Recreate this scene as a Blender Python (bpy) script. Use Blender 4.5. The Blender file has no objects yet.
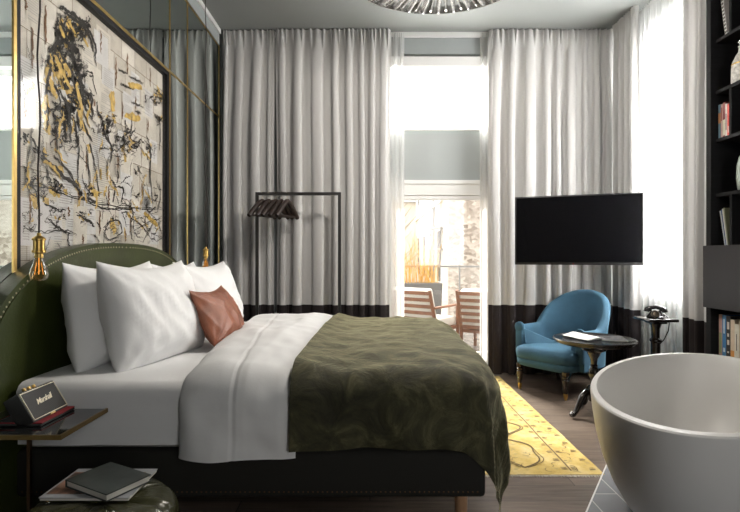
import bpy, bmesh, math, random
from math import pi, sin, cos, sqrt, radians, atan2
from mathutils import Vector, Matrix, Euler, noise

random.seed(7)
SC = bpy.context.scene
COL = SC.collection
V = Vector

# ------------------------------------------------------------------ materials
def new_mat(name):
    m = bpy.data.materials.new(name); m.use_nodes = True
    nt = m.node_tree
    return m, nt, nt.nodes['Principled BSDF'], nt.nodes['Material Output']

def nd(nt, t, **kw):
    n = nt.nodes.new(t)
    for k, v in kw.items():
        if k in n.inputs.keys(): n.inputs[k].default_value = v
        else: setattr(n, k, v)
    return n

def coords(nt, scale=(1, 1, 1), rot=(0, 0, 0), loc=(0, 0, 0)):
    tc = nd(nt, 'ShaderNodeTexCoord'); mp = nd(nt, 'ShaderNodeMapping')
    mp.inputs['Scale'].default_value = scale; mp.inputs['Rotation'].default_value = rot
    mp.inputs['Location'].default_value = loc
    nt.links.new(tc.outputs['Object'], mp.inputs['Vector'])
    return mp.outputs['Vector']

def ramp(nt, fac, stops):
    r = nd(nt, 'ShaderNodeValToRGB'); e = r.color_ramp.elements
    while len(e) < len(stops): e.new(0.5)
    for i, (p, c) in enumerate(stops):
        e[i].position = p; e[i].color = tuple(c) + ((1,) if len(c) == 3 else ())
    nt.links.new(fac, r.inputs['Fac'])
    return r.outputs['Color']

def bump(nt, bsdf, height, strength=0.2, dist=0.01):
    b = nd(nt, 'ShaderNodeBump'); b.inputs['Strength'].default_value = strength
    b.inputs['Distance'].default_value = dist
    nt.links.new(height, b.inputs['Height']); nt.links.new(b.outputs['Normal'], bsdf.inputs['Normal'])

def mat(name, col, rough=0.5, metal=0.0, var=0.0, scale=8.0, bmp=0.0, bscale=60.0, sheen=0.0, stint=None,
        coat=0.0, spec=None, trans=0.0, stretch=(1, 1, 1), bdist=0.004, srough=0.3):
    m, nt, b, o = new_mat(name)
    b.inputs['Base Color'].default_value = (*col, 1); b.inputs['Roughness'].default_value = rough
    b.inputs['Metallic'].default_value = metal
    if spec is not None: b.inputs['Specular IOR Level'].default_value = spec
    if coat: b.inputs['Coat Weight'].default_value = coat; b.inputs['Coat Roughness'].default_value = 0.1
    if sheen:
        b.inputs['Sheen Weight'].default_value = sheen; b.inputs['Sheen Roughness'].default_value = srough
        b.inputs['Sheen Tint'].default_value = (*(stint or col), 1)
    if trans: b.inputs['Transmission Weight'].default_value = trans
    if var:
        v = coords(nt, stretch)
        n = nd(nt, 'ShaderNodeTexNoise', Scale=scale, Detail=5.0); nt.links.new(v, n.inputs['Vector'])
        lo = tuple(max(0, c * (1 - var)) for c in col); hi = tuple(min(1, c * (1 + var)) for c in col)
        nt.links.new(ramp(nt, n.outputs['Fac'], [(0.3, lo), (0.7, hi)]), b.inputs['Base Color'])
    if bmp:
        v = coords(nt, stretch)
        n = nd(nt, 'ShaderNodeTexNoise', Scale=bscale, Detail=4.0); nt.links.new(v, n.inputs['Vector'])
        bump(nt, b, n.outputs['Fac'], bmp, bdist)
    return m

def sheer_mat(name, tr=0.35):
    m, nt, b, o = new_mat(name); nt.nodes.remove(b)
    t = nd(nt, 'ShaderNodeBsdfTransparent'); l = nd(nt, 'ShaderNodeBsdfTranslucent'); d = nd(nt, 'ShaderNodeBsdfDiffuse')
    l.inputs['Color'].default_value = (.93, .93, .92, 1); d.inputs['Color'].default_value = (.9, .9, .89, 1)
    a = nd(nt, 'ShaderNodeMixShader', Fac=0.35); c = nd(nt, 'ShaderNodeMixShader', Fac=1 - tr)
    L = nt.links
    L.new(l.outputs[0], a.inputs[1]); L.new(d.outputs[0], a.inputs[2])
    L.new(t.outputs[0], c.inputs[1]); L.new(a.outputs[0], c.inputs[2]); L.new(c.outputs[0], o.inputs['Surface'])
    return m

def pane_mat(name, refl=0.05, tint=(1, 1, 1)):
    m, nt, b, o = new_mat(name); nt.nodes.remove(b)
    t = nd(nt, 'ShaderNodeBsdfTransparent'); g = nd(nt, 'ShaderNodeBsdfGlossy', Roughness=0.02)
    t.inputs['Color'].default_value = (*tint, 1)
    mx = nd(nt, 'ShaderNodeMixShader', Fac=refl)
    L = nt.links
    L.new(t.outputs[0], mx.inputs[1]); L.new(g.outputs[0], mx.inputs[2])
    L.new(mx.outputs[0], o.inputs['Surface'])
    return m

def curtain_mat(name, col):
    m, nt, b, o = new_mat(name)
    b.inputs['Base Color'].default_value = (*col, 1); b.inputs['Roughness'].default_value = .8
    b.inputs['Sheen Weight'].default_value = .25
    tl = nd(nt, 'ShaderNodeBsdfTranslucent'); tl.inputs['Color'].default_value = (*col, 1)
    mx = nd(nt, 'ShaderNodeMixShader', Fac=0.03)
    nt.links.new(b.outputs[0], mx.inputs[1]); nt.links.new(tl.outputs[0], mx.inputs[2]); nt.links.new(mx.outputs[0], o.inputs['Surface'])
    return m

def wood_floor():
    m, nt, b, o = new_mat('oak_planks'); L = nt.links
    v = coords(nt)
    br = nd(nt, 'ShaderNodeTexBrick', Scale=1.0); br.offset = .37; br.offset_frequency = 2
    br.inputs['Mortar Size'].default_value = .0025; br.inputs['Brick Width'].default_value = 1.7
    br.inputs['Row Height'].default_value = .16; br.inputs['Bias'].default_value = 0
    br.inputs['Color1'].default_value = (.0, .0, .0, 1); br.inputs['Color2'].default_value = (1, 1, 1, 1)
    br.inputs['Mortar'].default_value = (.5, .5, .5, 1)
    L.new(v, br.inputs['Vector'])
    v2 = coords(nt, (1.2, 14, 1)); n = nd(nt, 'ShaderNodeTexNoise', Scale=3.0, Detail=8.0, Roughness=.65); L.new(v2, n.inputs['Vector'])
    g = nd(nt, 'ShaderNodeMath', operation='MULTIPLY_ADD'); g.inputs[1].default_value = .3; L.new(br.outputs['Color'], g.inputs[0]); L.new(n.outputs['Fac'], g.inputs[2])
    c = ramp(nt, g.outputs[0], [(.35, (.066, .046, .033)), (.6, (.135, .100, .076)), (.95, (.225, .175, .14))])
    mx = nd(nt, 'ShaderNodeMixRGB'); mx.inputs[2].default_value = (.02, .016, .012, 1)
    L.new(br.outputs['Fac'], mx.inputs[0]); L.new(c, mx.inputs[1]); L.new(mx.outputs[0], b.inputs['Base Color'])
    b.inputs['Roughness'].default_value = .42
    bump(nt, b, n.outputs['Fac'], .15, .003)
    return m

def tile_mat():
    m, nt, b, o = new_mat('grey_slate_tiles'); L = nt.links
    v = coords(nt, rot=(0, 0, pi / 2), loc=(.06, .0, 0))
    br = nd(nt, 'ShaderNodeTexBrick', Scale=1.0); br.inputs['Mortar Size'].default_value = .003
    br.inputs['Brick Width'].default_value = .6; br.inputs['Row Height'].default_value = .155
    br.inputs['Color1'].default_value = (.20, .21, .235, 1); br.inputs['Color2'].default_value = (.25, .262, .285, 1)
    br.inputs['Mortar'].default_value = (.62, .62, .62, 1); L.new(v, br.inputs['Vector'])
    n = nd(nt, 'ShaderNodeTexNoise', Scale=9.0, Detail=6.0); L.new(coords(nt), n.inputs['Vector'])
    mx = nd(nt, 'ShaderNodeMixRGB', blend_type='MULTIPLY'); mx.inputs[0].default_value = .5
    L.new(br.outputs['Color'], mx.inputs[1]); L.new(ramp(nt, n.outputs['Fac'], [(.3, (.75, .75, .75)), (.7, (1, 1, 1))]), mx.inputs[2])
    L.new(mx.outputs[0], b.inputs['Base Color']); b.inputs['Roughness'].default_value = .45
    return m

def stone_mat():
    m, nt, b, o = new_mat('rubble_stone'); L = nt.links
    v = coords(nt, (1, 1, 1.5)); vo = nd(nt, 'ShaderNodeTexVoronoi', Scale=9.0); L.new(v, vo.inputs['Vector'])
    n = nd(nt, 'ShaderNodeTexNoise', Scale=.55, Detail=3.0); L.new(coords(nt), n.inputs['Vector'])
    hs = nd(nt, 'ShaderNodeSeparateColor'); L.new(vo.outputs['Color'], hs.inputs[0])
    c = ramp(nt, hs.outputs[0], [(.0, (.24, .195, .155)), (.5, (.37, .315, .26)), (1, (.52, .46, .39))])
    mx = nd(nt, 'ShaderNodeMixRGB'); mx.inputs[2].default_value = (.52, .47, .41, 1)
    L.new(ramp(nt, n.outputs['Fac'], [(.5, (0, 0, 0)), (.62, (.85, .85, .85))]), mx.inputs[0]); L.new(c, mx.inputs[1])
    L.new(mx.outputs[0], b.inputs['Base Color']); b.inputs['Roughness'].default_value = .9
    bump(nt, b, vo.outputs['Distance'], .6, .04)
    return m

def paper_mat():
    # collage of old book pages: page blocks with lines of print
    m, nt, b, o = new_mat('page_collage'); L = nt.links
    v = coords(nt, rot=(0, -pi / 2, 0)) ; sp = nd(nt, 'ShaderNodeSeparateXYZ')
    tc = nd(nt, 'ShaderNodeTexCoord'); L.new(tc.outputs['Object'], sp.inputs[0])
    cb = nd(nt, 'ShaderNodeCombineXYZ'); L.new(sp.outputs['Y'], cb.inputs['X']); L.new(sp.outputs['Z'], cb.inputs['Y'])
    br = nd(nt, 'ShaderNodeTexBrick', Scale=1.0); br.offset = .43; br.squash = .8; br.squash_frequency = 3
    br.inputs['Mortar Size'].default_value = .0022; br.inputs['Brick Width'].default_value = .17; br.inputs['Row Height'].default_value = .21
    br.inputs['Color1'].default_value = (.46, .42, .35, 1); br.inputs['Color2'].default_value = (.70, .66, .585, 1)
    br.inputs['Mortar'].default_value = (.22, .17, .12, 1); L.new(cb.outputs[0], br.inputs['Vector'])
    w = nd(nt, 'ShaderNodeTexWave', Scale=34.0, Distortion=0.0); w.bands_direction = 'Y'; L.new(cb.outputs[0], w.inputs['Vector'])
    n = nd(nt, 'ShaderNodeTexNoise', Scale=7.0, Detail=2.0); L.new(cb.outputs[0], n.inputs['Vector'])
    n2 = nd(nt, 'ShaderNodeTexNoise', Scale=120.0, Detail=2.0); L.new(cb.outputs[0], n2.inputs['Vector'])
    a = nd(nt, 'ShaderNodeMath', operation='MULTIPLY'); L.new(w.outputs['Fac'], a.inputs[0])
    L.new(ramp(nt, n.outputs['Fac'], [(.42, (0, 0, 0)), (.5, (1, 1, 1))]), a.inputs[1])
    a2 = nd(nt, 'ShaderNodeMath', operation='MULTIPLY'); L.new(a.outputs[0], a2.inputs[0]); L.new(n2.outputs['Fac'], a2.inputs[1])
    mx = nd(nt, 'ShaderNodeMixRGB', blend_type='MULTIPLY'); L.new(a2.outputs[0], mx.inputs[0]); mx.inputs[2].default_value = (.55, .54, .53, 1)
    L.new(br.outputs['Color'], mx.inputs[1]); L.new(mx.outputs[0], b.inputs['Base Color']); b.inputs['Roughness'].default_value = .8
    return m

def rug_mat():
    m, nt, b, o = new_mat('worn_yellow_rug'); L = nt.links
    sp = nd(nt, 'ShaderNodeSeparateXYZ'); tc = nd(nt, 'ShaderNodeTexCoord'); L.new(tc.outputs['Object'], sp.inputs[0])
    n = nd(nt, 'ShaderNodeTexNoise', Scale=5.0, Detail=7.0, Roughness=.7); L.new(tc.outputs['Object'], n.inputs['Vector'])
    base = ramp(nt, n.outputs['Fac'], [(.3, (.47, .32, .08)), (.5, (.62, .46, .15)), (.72, (.70, .58, .31))])
    n2 = nd(nt, 'ShaderNodeTexNoise', Scale=26.0, Detail=4.0); L.new(tc.outputs['Object'], n2.inputs['Vector'])
    sp2 = ramp(nt, n2.outputs['Fac'], [(.60, (0, 0, 0)), (.64, (.35, .35, .35))])
    mx = nd(nt, 'ShaderNodeMixRGB'); L.new(sp2, mx.inputs[0]); L.new(base, mx.inputs[1]); mx.inputs[2].default_value = (.30, .24, .13, 1)
    L.new(mx.outputs[0], b.inputs['Base Color']); b.inputs['Roughness'].default_value = .95
    n3 = nd(nt, 'ShaderNodeTexNoise', Scale=300.0); L.new(tc.outputs['Object'], n3.inputs['Vector']); bump(nt, b, n3.outputs['Fac'], .3, .004)
    return m

def speaker_cloth():
    m, nt, b, o = new_mat('speaker_grille'); L = nt.links
    v = coords(nt, (1, 1, 1), rot=(0, 0, 0)); w = nd(nt, 'ShaderNodeTexWave', Scale=75.0); w.bands_direction = 'DIAGONAL'; L.new(v, w.inputs['Vector'])
    L.new(ramp(nt, w.outputs['Fac'], [(.3, (.005, .005, .005)), (.8, (.030, .029, .026))]), b.inputs['Base Color'])
    b.inputs['Roughness'].default_value = .6
    return m

M = {}
M['ceiling'] = mat('ceiling_paint', (.25, .262, .255), .85, var=.03, scale=2)
M['wall'] = mat('grey_green_paint', (.20, .225, .22), .8, var=.04, scale=2)
M['wall_dark'] = mat('dark_paint', (.045, .048, .046), .9)
M['white'] = mat('white_paint', (.82, .82, .81), .45)
M['panel'] = mat('grey_panel_paint', (.36, .39, .39), .5)
M['mirror'] = mat('grey_mirror', (.66, .73, .71), .015, 1.0)
M['gold'] = mat('brushed_brass', (.62, .43, .16), .3, 1.0, var=.1, scale=30)
M['brassdark'] = mat('dark_brass', (.30, .20, .08), .35, 1.0)
M['bronze'] = mat('dark_bronze', (.10, .06, .035), .4, 1.0)
M['brass'] = mat('aged_brass', (.55, .36, .11), .32, 1.0, var=.2, scale=40)
M['black'] = mat('matt_black_metal', (.018, .017, .016), .4)
M['floor'] = wood_floor()
M['tile'] = tile_mat()
M['curtain'] = curtain_mat('silver_grey_curtain', (.53, .522, .515))
M['band'] = mat('black_velvet_band', (.016, .011, .012), .9, sheen=.35, stint=(.2, .15, .17))
M['sheer'] = sheer_mat('white_sheer', .33)
M['headboard'] = mat('olive_leather', (.036, .046, .011), .33, var=.25, scale=5, bmp=.25, bscale=90)
M['stool'] = mat('bottle_green_leather', (.040, .040, .017), .27, var=.25, scale=6, bmp=.25, bscale=70)
M['studs'] = mat('nail_studs', (.56, .50, .38), .3, 1.0)
M['base'] = mat('dark_olive_fabric', (.011, .010, .007), .85, bmp=.2, bscale=300)
M['mattress'] = mat('mattress_ticking', (.7, .7, .69), .9)
M['sheet'] = mat('white_percale', (.80, .80, .80), .75, bmp=.06, bscale=14, bdist=.02, sheen=.1)
M['pillow'] = mat('white_cotton', (.82, .82, .82), .75, bmp=.10, bscale=9, bdist=.02, sheen=.1)
M['wood_leg'] = mat('beech_leg', (.42, .24, .13), .45, var=.2, scale=14, stretch=(6, 6, 1))
M['tan'] = mat('cognac_leather', (.235, .075, .035), .42, var=.25, scale=9, bmp=.3, bscale=80)
M['glass'] = pane_mat('clear_glass')
M['amber'] = pane_mat('amber_bulb_glass', tint=(.93, .74, .45))
_nt = M['amber'].node_tree; _lw = _nt.nodes.new('ShaderNodeLayerWeight'); _lw.inputs['Blend'].default_value = .35
_nt.links.new(_lw.outputs['Facing'], [n for n in _nt.nodes if n.type == 'MIX_SHADER'][0].inputs[0])
M['filament'] = mat('filament', (.9, .45, .12), .4)
M['filament'].node_tree.nodes['Principled BSDF'].inputs['Emission Color'].default_value = (1, .5, .15, 1)
M['filament'].node_tree.nodes['Principled BSDF'].inputs['Emission Strength'].default_value = .5
M['cord'] = mat('dark_cloth_cord', (.03, .022, .018), .8)
M['paper'] = paper_mat()
M['ink'] = mat('ink', (.022, .018, .014), .7)
M['greyink'] = mat('grey_wash', (.25, .23, .21), .8)
M['print'] = mat('faded_print', (.36, .345, .32), .9)
M['goldpaint'] = mat('ochre_paint', (.50, .33, .075), .6, var=.4, scale=30)
M['brownpaint'] = mat('brown_page_edge', (.17, .085, .035), .8)
M['pageA'] = mat('cream_page', (.60, .56, .485), .85, var=.08, scale=12)
M['pageB'] = mat('grey_white_page', (.58, .57, .555), .85, var=.08, scale=12)
M['frameblack'] = mat('black_lacquer_frame', (.006, .006, .007), .5, spec=.25)
M['blackgloss'] = mat('black_gloss', (.010, .009, .009), .10, coat=.5)
M['blackwood'] = mat('ebonised_wood', (.013, .009, .007), .2, coat=.6)
M['darkwood'] = mat('turned_dark_wood', (.030, .018, .012), .25, coat=.4)
M['screen'] = mat('tv_screen', (.006, .006, .007), .07, spec=.28)
M['plastic'] = mat('black_plastic', (.02, .02, .021), .45)
M['velvetblue'] = mat('blue_velvet', (.036, .105, .168), .85, var=.2, scale=5, sheen=.6, stint=(.25, .50, .68), bmp=.1, bscale=40, srough=.35)
M['tub'] = mat('matt_white_stone', (.70, .69, .67), .42, bmp=.04, bscale=250)
M['rug'] = rug_mat()
M['rugline'] = mat('faded_brown_pattern', (.20, .15, .075), .95)
M['rugfringe'] = mat('cotton_fringe', (.70, .66, .57), .95)
M['shelf'] = mat('black_oak_shelf', (.008, .008, .009), .6, spec=.2, var=.2, scale=6, stretch=(1, 1, 12), bmp=.1, bscale=30)
M['cabinet'] = mat('anthracite_front', (.030, .028, .029), .5, spec=.3, bmp=.05, bscale=40)
M['phone'] = mat('black_bakelite', (.014, .013, .013), .22, coat=.5)
M['brasspale'] = mat('pale_metal', (.55, .5, .42), .35, 1.0)
M['dial'] = mat('tarnished_dial', (.07, .055, .04), .4, .8)
M['smoked'] = mat('smoked_glass_top', (.012, .012, .013), .06, coat=.8)
M['speaker'] = mat('black_vinyl', (.009, .008, .008), .5, bmp=.3, bscale=200)
M['grille'] = speaker_cloth()
M['red'] = mat('red_velvet_lining', (.20, .010, .016), .8, sheen=.4)
M['cream'] = mat('cream_lettering', (.75, .68, .52), .4, .3)
M['magazine'] = mat('magazine_cover', (.36, .37, .39), .3, coat=.3)
M['magpic'] = mat('magazine_picture', (.22, .12, .08), .35, var=.9, scale=22)
M['bookdark'] = mat('charcoal_cloth_cover', (.022, .029, .026), .55, var=.3, scale=30)
M['pages'] = mat('paper_block', (.72, .69, .62), .9)
M['newspaper'] = mat('white_paper', (.74, .73, .71), .7)
M['hanger'] = mat('dark_walnut', (.024, .014, .011), .4, var=.3, scale=10)
M['ceramic'] = mat('white_glass_bottle', (.55, .54, .51), .3, var=.35, scale=60, bmp=.7, bscale=45, bdist=.01)
M['greenceramic'] = mat('pale_green_glaze', (.36, .42, .37), .3, var=.15, scale=10)
M['teak'] = mat('teak_slats', (.26, .115, .06), .5, var=.25, scale=10, stretch=(1, 1, 8))
M['outcushion'] = mat('outdoor_cushion', (.78, .75, .68), .9, bmp=.1, bscale=100)
M['decking'] = mat('wet_grey_decking', (.16, .15, .14), .25, var=.3, scale=7)
M['facade'] = mat('cream_render', (.72, .66, .56), .9, var=.1, scale=1.5)
M['stone'] = stone_mat()
M['pipe'] = mat('zinc', (.35, .34, .33), .5, .5)
M['planter'] = mat('lead_grey_planter', (.17, .165, .16), .7)
M['straw'] = mat('golden_grass', (.72, .43, .11), .8, var=.3, scale=8)
M['bark'] = mat('pale_bark', (.45, .40, .34), .9)
M['ground'] = mat('courtyard_paving', (.45, .43, .40), .9)
M['crystal'] = mat('cut_crystal', (.95, .95, .95), .04, trans=.75)
M['chrome'] = mat('polished_nickel', (.72, .71, .69), .12, 1.0)
M['windowglow'] = pane_mat('window_glass')

def velvet_throw():
    m = mat('olive_crushed_velvet', (.040, .038, .016), .8, sheen=1.0, stint=(.85, .78, .48), srough=.30)
    nt = m.node_tree; b = nt.nodes['Principled BSDF']; L = nt.links
    n = nd(nt, 'ShaderNodeTexNoise', Scale=7.0, Detail=7.0, Roughness=.68, Distortion=1.0); L.new(coords(nt), n.inputs['Vector'])
    L.new(ramp(nt, n.outputs['Fac'], [(.36, (.017, .016, .005)), (.52, (.044, .041, .015)), (.68, (.115, .107, .050))]), b.inputs['Base Color'])
    bump(nt, b, n.outputs['Fac'], .6, .025)
    return m
M['throw'] = velvet_throw()

# ------------------------------------------------------------------ mesh helpers
def tube(bm, pts, r, seg=10, caps=True):
    pts = [V(p) for p in pts]; n = len(pts)
    rs = r if isinstance(r, (list, tuple)) else [r] * n
    t0 = (pts[1] - pts[0]).normalized()
    up = V((0, 0, 1)) if abs(t0.z) < .9 else V((1, 0, 0))
    nx = t0.cross(up).normalized(); rings = []
    for i in range(n):
        t = ((pts[min(i + 1, n - 1)] - pts[max(i - 1, 0)])).normalized()
        nx = (nx - t * nx.dot(t)).normalized(); ny = t.cross(nx)
        rings.append([bm.verts.new(pts[i] + (nx * cos(2 * pi * k / seg) + ny * sin(2 * pi * k / seg)) * rs[i]) for k in range(seg)])
    for a, b in zip(rings, rings[1:]):
        for k in range(seg):
            bm.faces.new((a[k], a[(k + 1) % seg], b[(k + 1) % seg], b[k]))
    if caps:
        bm.faces.new(rings[0][::-1]); bm.faces.new(rings[-1])
    return bm

def lathe(bm, prof, c=(0, 0, 0), seg=24, sx=1.0, sy=1.0, rot=0.0):
    rings = []
    for r, z in prof:
        if r < 1e-5: rings.append([bm.verts.new((c[0], c[1], c[2] + z))]); continue
        ring = []
        for k in range(seg):
            a = 2 * pi * k / seg; x, y = r * sx * cos(a), r * sy * sin(a)
            ring.append(bm.verts.new((c[0] + x * cos(rot) - y * sin(rot), c[1] + x * sin(rot) + y * cos(rot), c[2] + z)))
        rings.append(ring)
    for a, b in zip(rings, rings[1:]):
        if len(a) == 1 and len(b) == 1: continue
        for k in range(seg):
            k2 = (k + 1) % seg
            if len(a) == 1: bm.faces.new((a[0], b[k2], b[k]))
            elif len(b) == 1: bm.faces.new((a[k], a[k2], b[0]))
            else: bm.faces.new((a[k], a[k2], b[k2], b[k]))
    return bm

def box(bm, lo, hi, bev=0.0, mtx=None, segs=2):
    vs = [bm.verts.new((x, y, z)) for x in (lo[0], hi[0]) for y in (lo[1], hi[1]) for z in (lo[2], hi[2])]
    fs = [bm.faces.new([vs[i] for i in f]) for f in ((0, 1, 3, 2), (4, 6, 7, 5), (0, 4, 5, 1), (2, 3, 7, 6), (0, 2, 6, 4), (1, 5, 7, 3))]
    out = vs
    if bev:
        es = list({e for f in fs for e in f.edges})
        r = bmesh.ops.bevel(bm, geom=es, offset=bev, segments=segs, affect='EDGES', profile=.5, clamp_overlap=True)
        out = list({v for f in r['faces'] for v in f.verts} | {v for v in vs if v.is_valid})
    if mtx is not None:
        for v in out: v.co = mtx @ v.co
    return bm

def prism(bm, outline, axis, a, b):
    """outline: list of 2D points; extruded along axis ('x','y','z') from a to b."""
    def mk(p, t):
        return {'x': (t, p[0], p[1]), 'y': (p[0], t, p[1]), 'z': (p[0], p[1], t)}[axis]
    A = [bm.verts.new(mk(p, a)) for p in outline]; B = [bm.verts.new(mk(p, b)) for p in outline]
    n = len(outline)
    for i in range(n): bm.faces.new((A[i], A[(i + 1) % n], B[(i + 1) % n], B[i]))
    bm.faces.new(A[::-1]); bm.faces.new(B)
    return bm

def grid(bm, fn, nu, nv):
    g = [[bm.verts.new(fn(i / nu, j / nv)) for j in range(nv + 1)] for i in range(nu + 1)]
    for i in range(nu):
        for j in range(nv):
            bm.faces.new((g[i][j], g[i + 1][j], g[i + 1][j + 1], g[i][j + 1]))
    return g

def nb(): return bmesh.new()
MAT4 = {}

def link(name, bm, m, parent=None, smooth=True, world=True, angle=40, sub=0):
    bmesh.ops.recalc_face_normals(bm, faces=bm.faces)
    top = parent
    while top is not None and top.parent is not None: top = top.parent
    if top is not None and world and top.name in MAT4: bm.transform(MAT4[top.name].inverted())
    me = bpy.data.meshes.new(name); bm.to_mesh(me); bm.free()
    o = bpy.data.objects.new(name, me); COL.objects.link(o)
    for mm in (m if isinstance(m, (list, tuple)) else [m]): me.materials.append(mm)
    if parent is not None: o.parent = parent
    if smooth:
        me.polygons.foreach_set('use_smooth', [True] * len(me.polygons))
        try: me.set_sharp_from_angle(angle=radians(angle))
        except Exception: pass
    if sub:
        s = o.modifiers.new('smooth', 'SUBSURF'); s.levels = sub; s.render_levels = sub
    return o

def thing(name, label, cat, loc=(0, 0, 0), rz=0.0, group=None):
    o = bpy.data.objects.new(name, None); COL.objects.link(o)
    o.location = loc; o.rotation_euler = (0, 0, rz); o.empty_display_size = .1
    o['label'] = label; o['category'] = cat
    if group: o['group'] = group
    MAT4[o.name] = Matrix.Translation(V(loc)) @ Matrix.Rotation(rz, 4, 'Z')
    return o

def tag(o, label, cat, group=None, kind=None):
    o['label'] = label; o['category'] = cat
    if group: o['group'] = group
    if kind: o['kind'] = kind
    return o

def struct(name, bm, m, label=None, parent=None, smooth=False):
    o = link(name, bm, m, parent, smooth=smooth)
    if parent is None:
        o['kind'] = 'structure'
        if label: o['label'] = label
    return o

def nz(p, s=1.0, off=0.0): return noise.noise(V((p[0] * s + off, p[1] * s + off * .7, p[2] * s - off)))

# ------------------------------------------------------------------ camera
F, H = 490.0, 1.2
cam = bpy.data.cameras.new('camera'); co = bpy.data.objects.new('camera', cam); COL.objects.link(co)
co.location = (0, 0, H); co.rotation_euler = (pi / 2, 0, 0)
cam.sensor_width = 36.0; cam.lens = 36.0 * F / 740.0; cam.clip_start = .02
SC.camera = co

XL, XR, YB, YF, ZC = -1.52, 2.62, 5.02, -2.4, 3.48     # room: left wall, right wall, back wall, wall behind the viewer, ceiling

# ------------------------------------------------------------------ room shell
b = nb(); box(b, (XL - .2, YF - .2, -.12), (XR + .3, YB + .36, 0)); struct('floor', b, M['floor'], 'dark brown oak plank floor')
b = nb(); box(b, (XL - .2, YF - .2, ZC), (XR + .3, YB + .36, ZC + .15)); struct('ceiling', b, M['ceiling'], 'grey painted ceiling')
b = nb(); box(b, (XL - .2, YF - .2, 0), (XL - .06, YB + .36, ZC)); struct('wall_left', b, M['wall'], 'grey painted wall behind the mirror panels')
b = nb(); 
for lo, hi in (((XL - .2, YF - .2, 0), (1.2, YF, ZC)), ((2.5, YF - .2, 0), (XR + .3, YF, ZC)), ((1.2, YF - .2, 0), (2.5, YF, .9)), ((1.2, YF - .2, 3.1), (2.5, YF, ZC))): box(b, lo, hi)
struct('wall_front', b, M['wall_dark'])
b = nb()
for lo, hi in (((1.2, YF - .12, .9), (2.5, YF - .06, .96)), ((1.2, YF - .12, 3.04), (2.5, YF - .06, 3.1)), ((1.2, YF - .12, .96), (1.26, YF - .06, 3.04)), ((2.44, YF - .12, .96), (2.5, YF - .06, 3.04)), ((1.82, YF - .12, .96), (1.88, YF - .06, 3.04))): box(b, lo, hi)
struct('fill_window', b, M['white'])  # invented window, added behind the camera to brighten the bed's near side
# back wall with the door opening
DX0, DX1, DZ = .14, 1.38, 3.27
b = nb()
box(b, (XL - .012, YB, 0), (DX0, YB + .24, ZC)); box(b, (DX1, YB, 0), (XR + .2, YB + .24, ZC)); box(b, (DX0, YB, DZ), (DX1, YB + .24, ZC))
struct('wall_back', b, M['panel'], 'grey painted wall behind the grey curtains')
# right wall with the window opening
WY0, WY1, WZ0, WZ1 = 3.62, 4.56, .93, 3.12
b = nb()
box(b, (XR, YF, 0), (XR + .2, WY0, ZC)); box(b, (XR, WY1, 0), (XR + .2, YB, ZC))
box(b, (XR, WY0, 0), (XR + .2, WY1, WZ0)); box(b, (XR, WY0, WZ1), (XR + .2, WY1, ZC))
struct('wall_right', b, M['panel'], 'grey painted wall behind the shelf and right curtains')
# mirror panels on the left wall
b = nb()
ys = [YF, -1.0, .2, 1.0, 1.735, 2.09, 3.72, 4.08, 4.93]
for y0, y1 in zip(ys, ys[1:]):
    for z0, z1 in ((0.02, .97 if y0 == 2.09 else 2.60), (2.60, 3.31)):
        box(b, (XL - .058, y0 + .001, z0 + .001), (XL, y1 - .001, z1 - .001))
struct('wall_left_mirror', b, M['mirror'], 'grey tinted mirror panels covering the left wall')
b = nb()
for y in ys[1:]: box(b, (XL, y - .006, .02), (XL + .004, y + .006, 3.31))
for z in (2.60, 3.31): box(b, (XL + .0003, YF, z - .007), (XL + .0045, 4.93, z + .007))
struct('trim_1', b, M['gold'], 'brass strips dividing the mirror panels')
b = nb(); box(b, (XL - .012, YF, 3.32), (XL + .006, 4.93, 3.43)); struct('trim_2', b, M['panel'])
b = nb(); box(b, (XL - .012, YF, 3.435), (XL + .02, 4.93, ZC)); struct('trim_3', b, M['white'], 'white cornice strip above the mirror wall')
b = nb(); box(b, (XL - .012, 4.93, .0), (XL + .012, 4.95, ZC - .005)); struct('trim_4', b, M['black'])
# white pelmet / curtain track
b = nb(); box(b, (XL + .03, 4.985, 3.43), (2.42, 5.01, ZC)); struct('trim_5', b, M['white'], 'white curtain track on the ceiling along the back')
b = nb(); box(b, (2.525, 3.42, 3.44), (2.55, 4.86, ZC)); struct('trim_6', b, M['white'], 'white curtain track along the right window')
b = nb(); box(b, (DX0 - .02, YB - .03, 3.13), (DX1 + .02, YB + .2, 3.235), .006); struct('trim_7', b, M['white'], 'white ledge over the transom window')

# tiled floor area round the bathtub, diagonal edge
def floorpt(x, y): s = (y - 256) / H; return ((x - 370) / s, F / s)
p0 = (1.39, 2.85); d = V((.38, .57)).normalized(); 
def dl(y): return p0[0] + (y - p0[1]) * d.x / d.y
b = nb(); prism(b, [(dl(3.95), 3.95), (XR, 3.95), (XR, .3), (dl(.3), .3)][::-1], 'z', 0.0, .006); struct('floor_tile', b, M['tile'], 'grey tiled floor area under the bathtub')
b = nb(); nrm = V((-d.y, d.x)) * .007
q = [(dl(.3), .3), (dl(3.95), 3.95)]
prism(b, [(q[0][0] + nrm.x, q[0][1] + nrm.y), q[0], q[1], (q[1][0] + nrm.x, q[1][1] + nrm.y)], 'z', 0.0, .009); struct('trim_8', b, M['white'], 'pale metal edge strip between wood and tiles')

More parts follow.
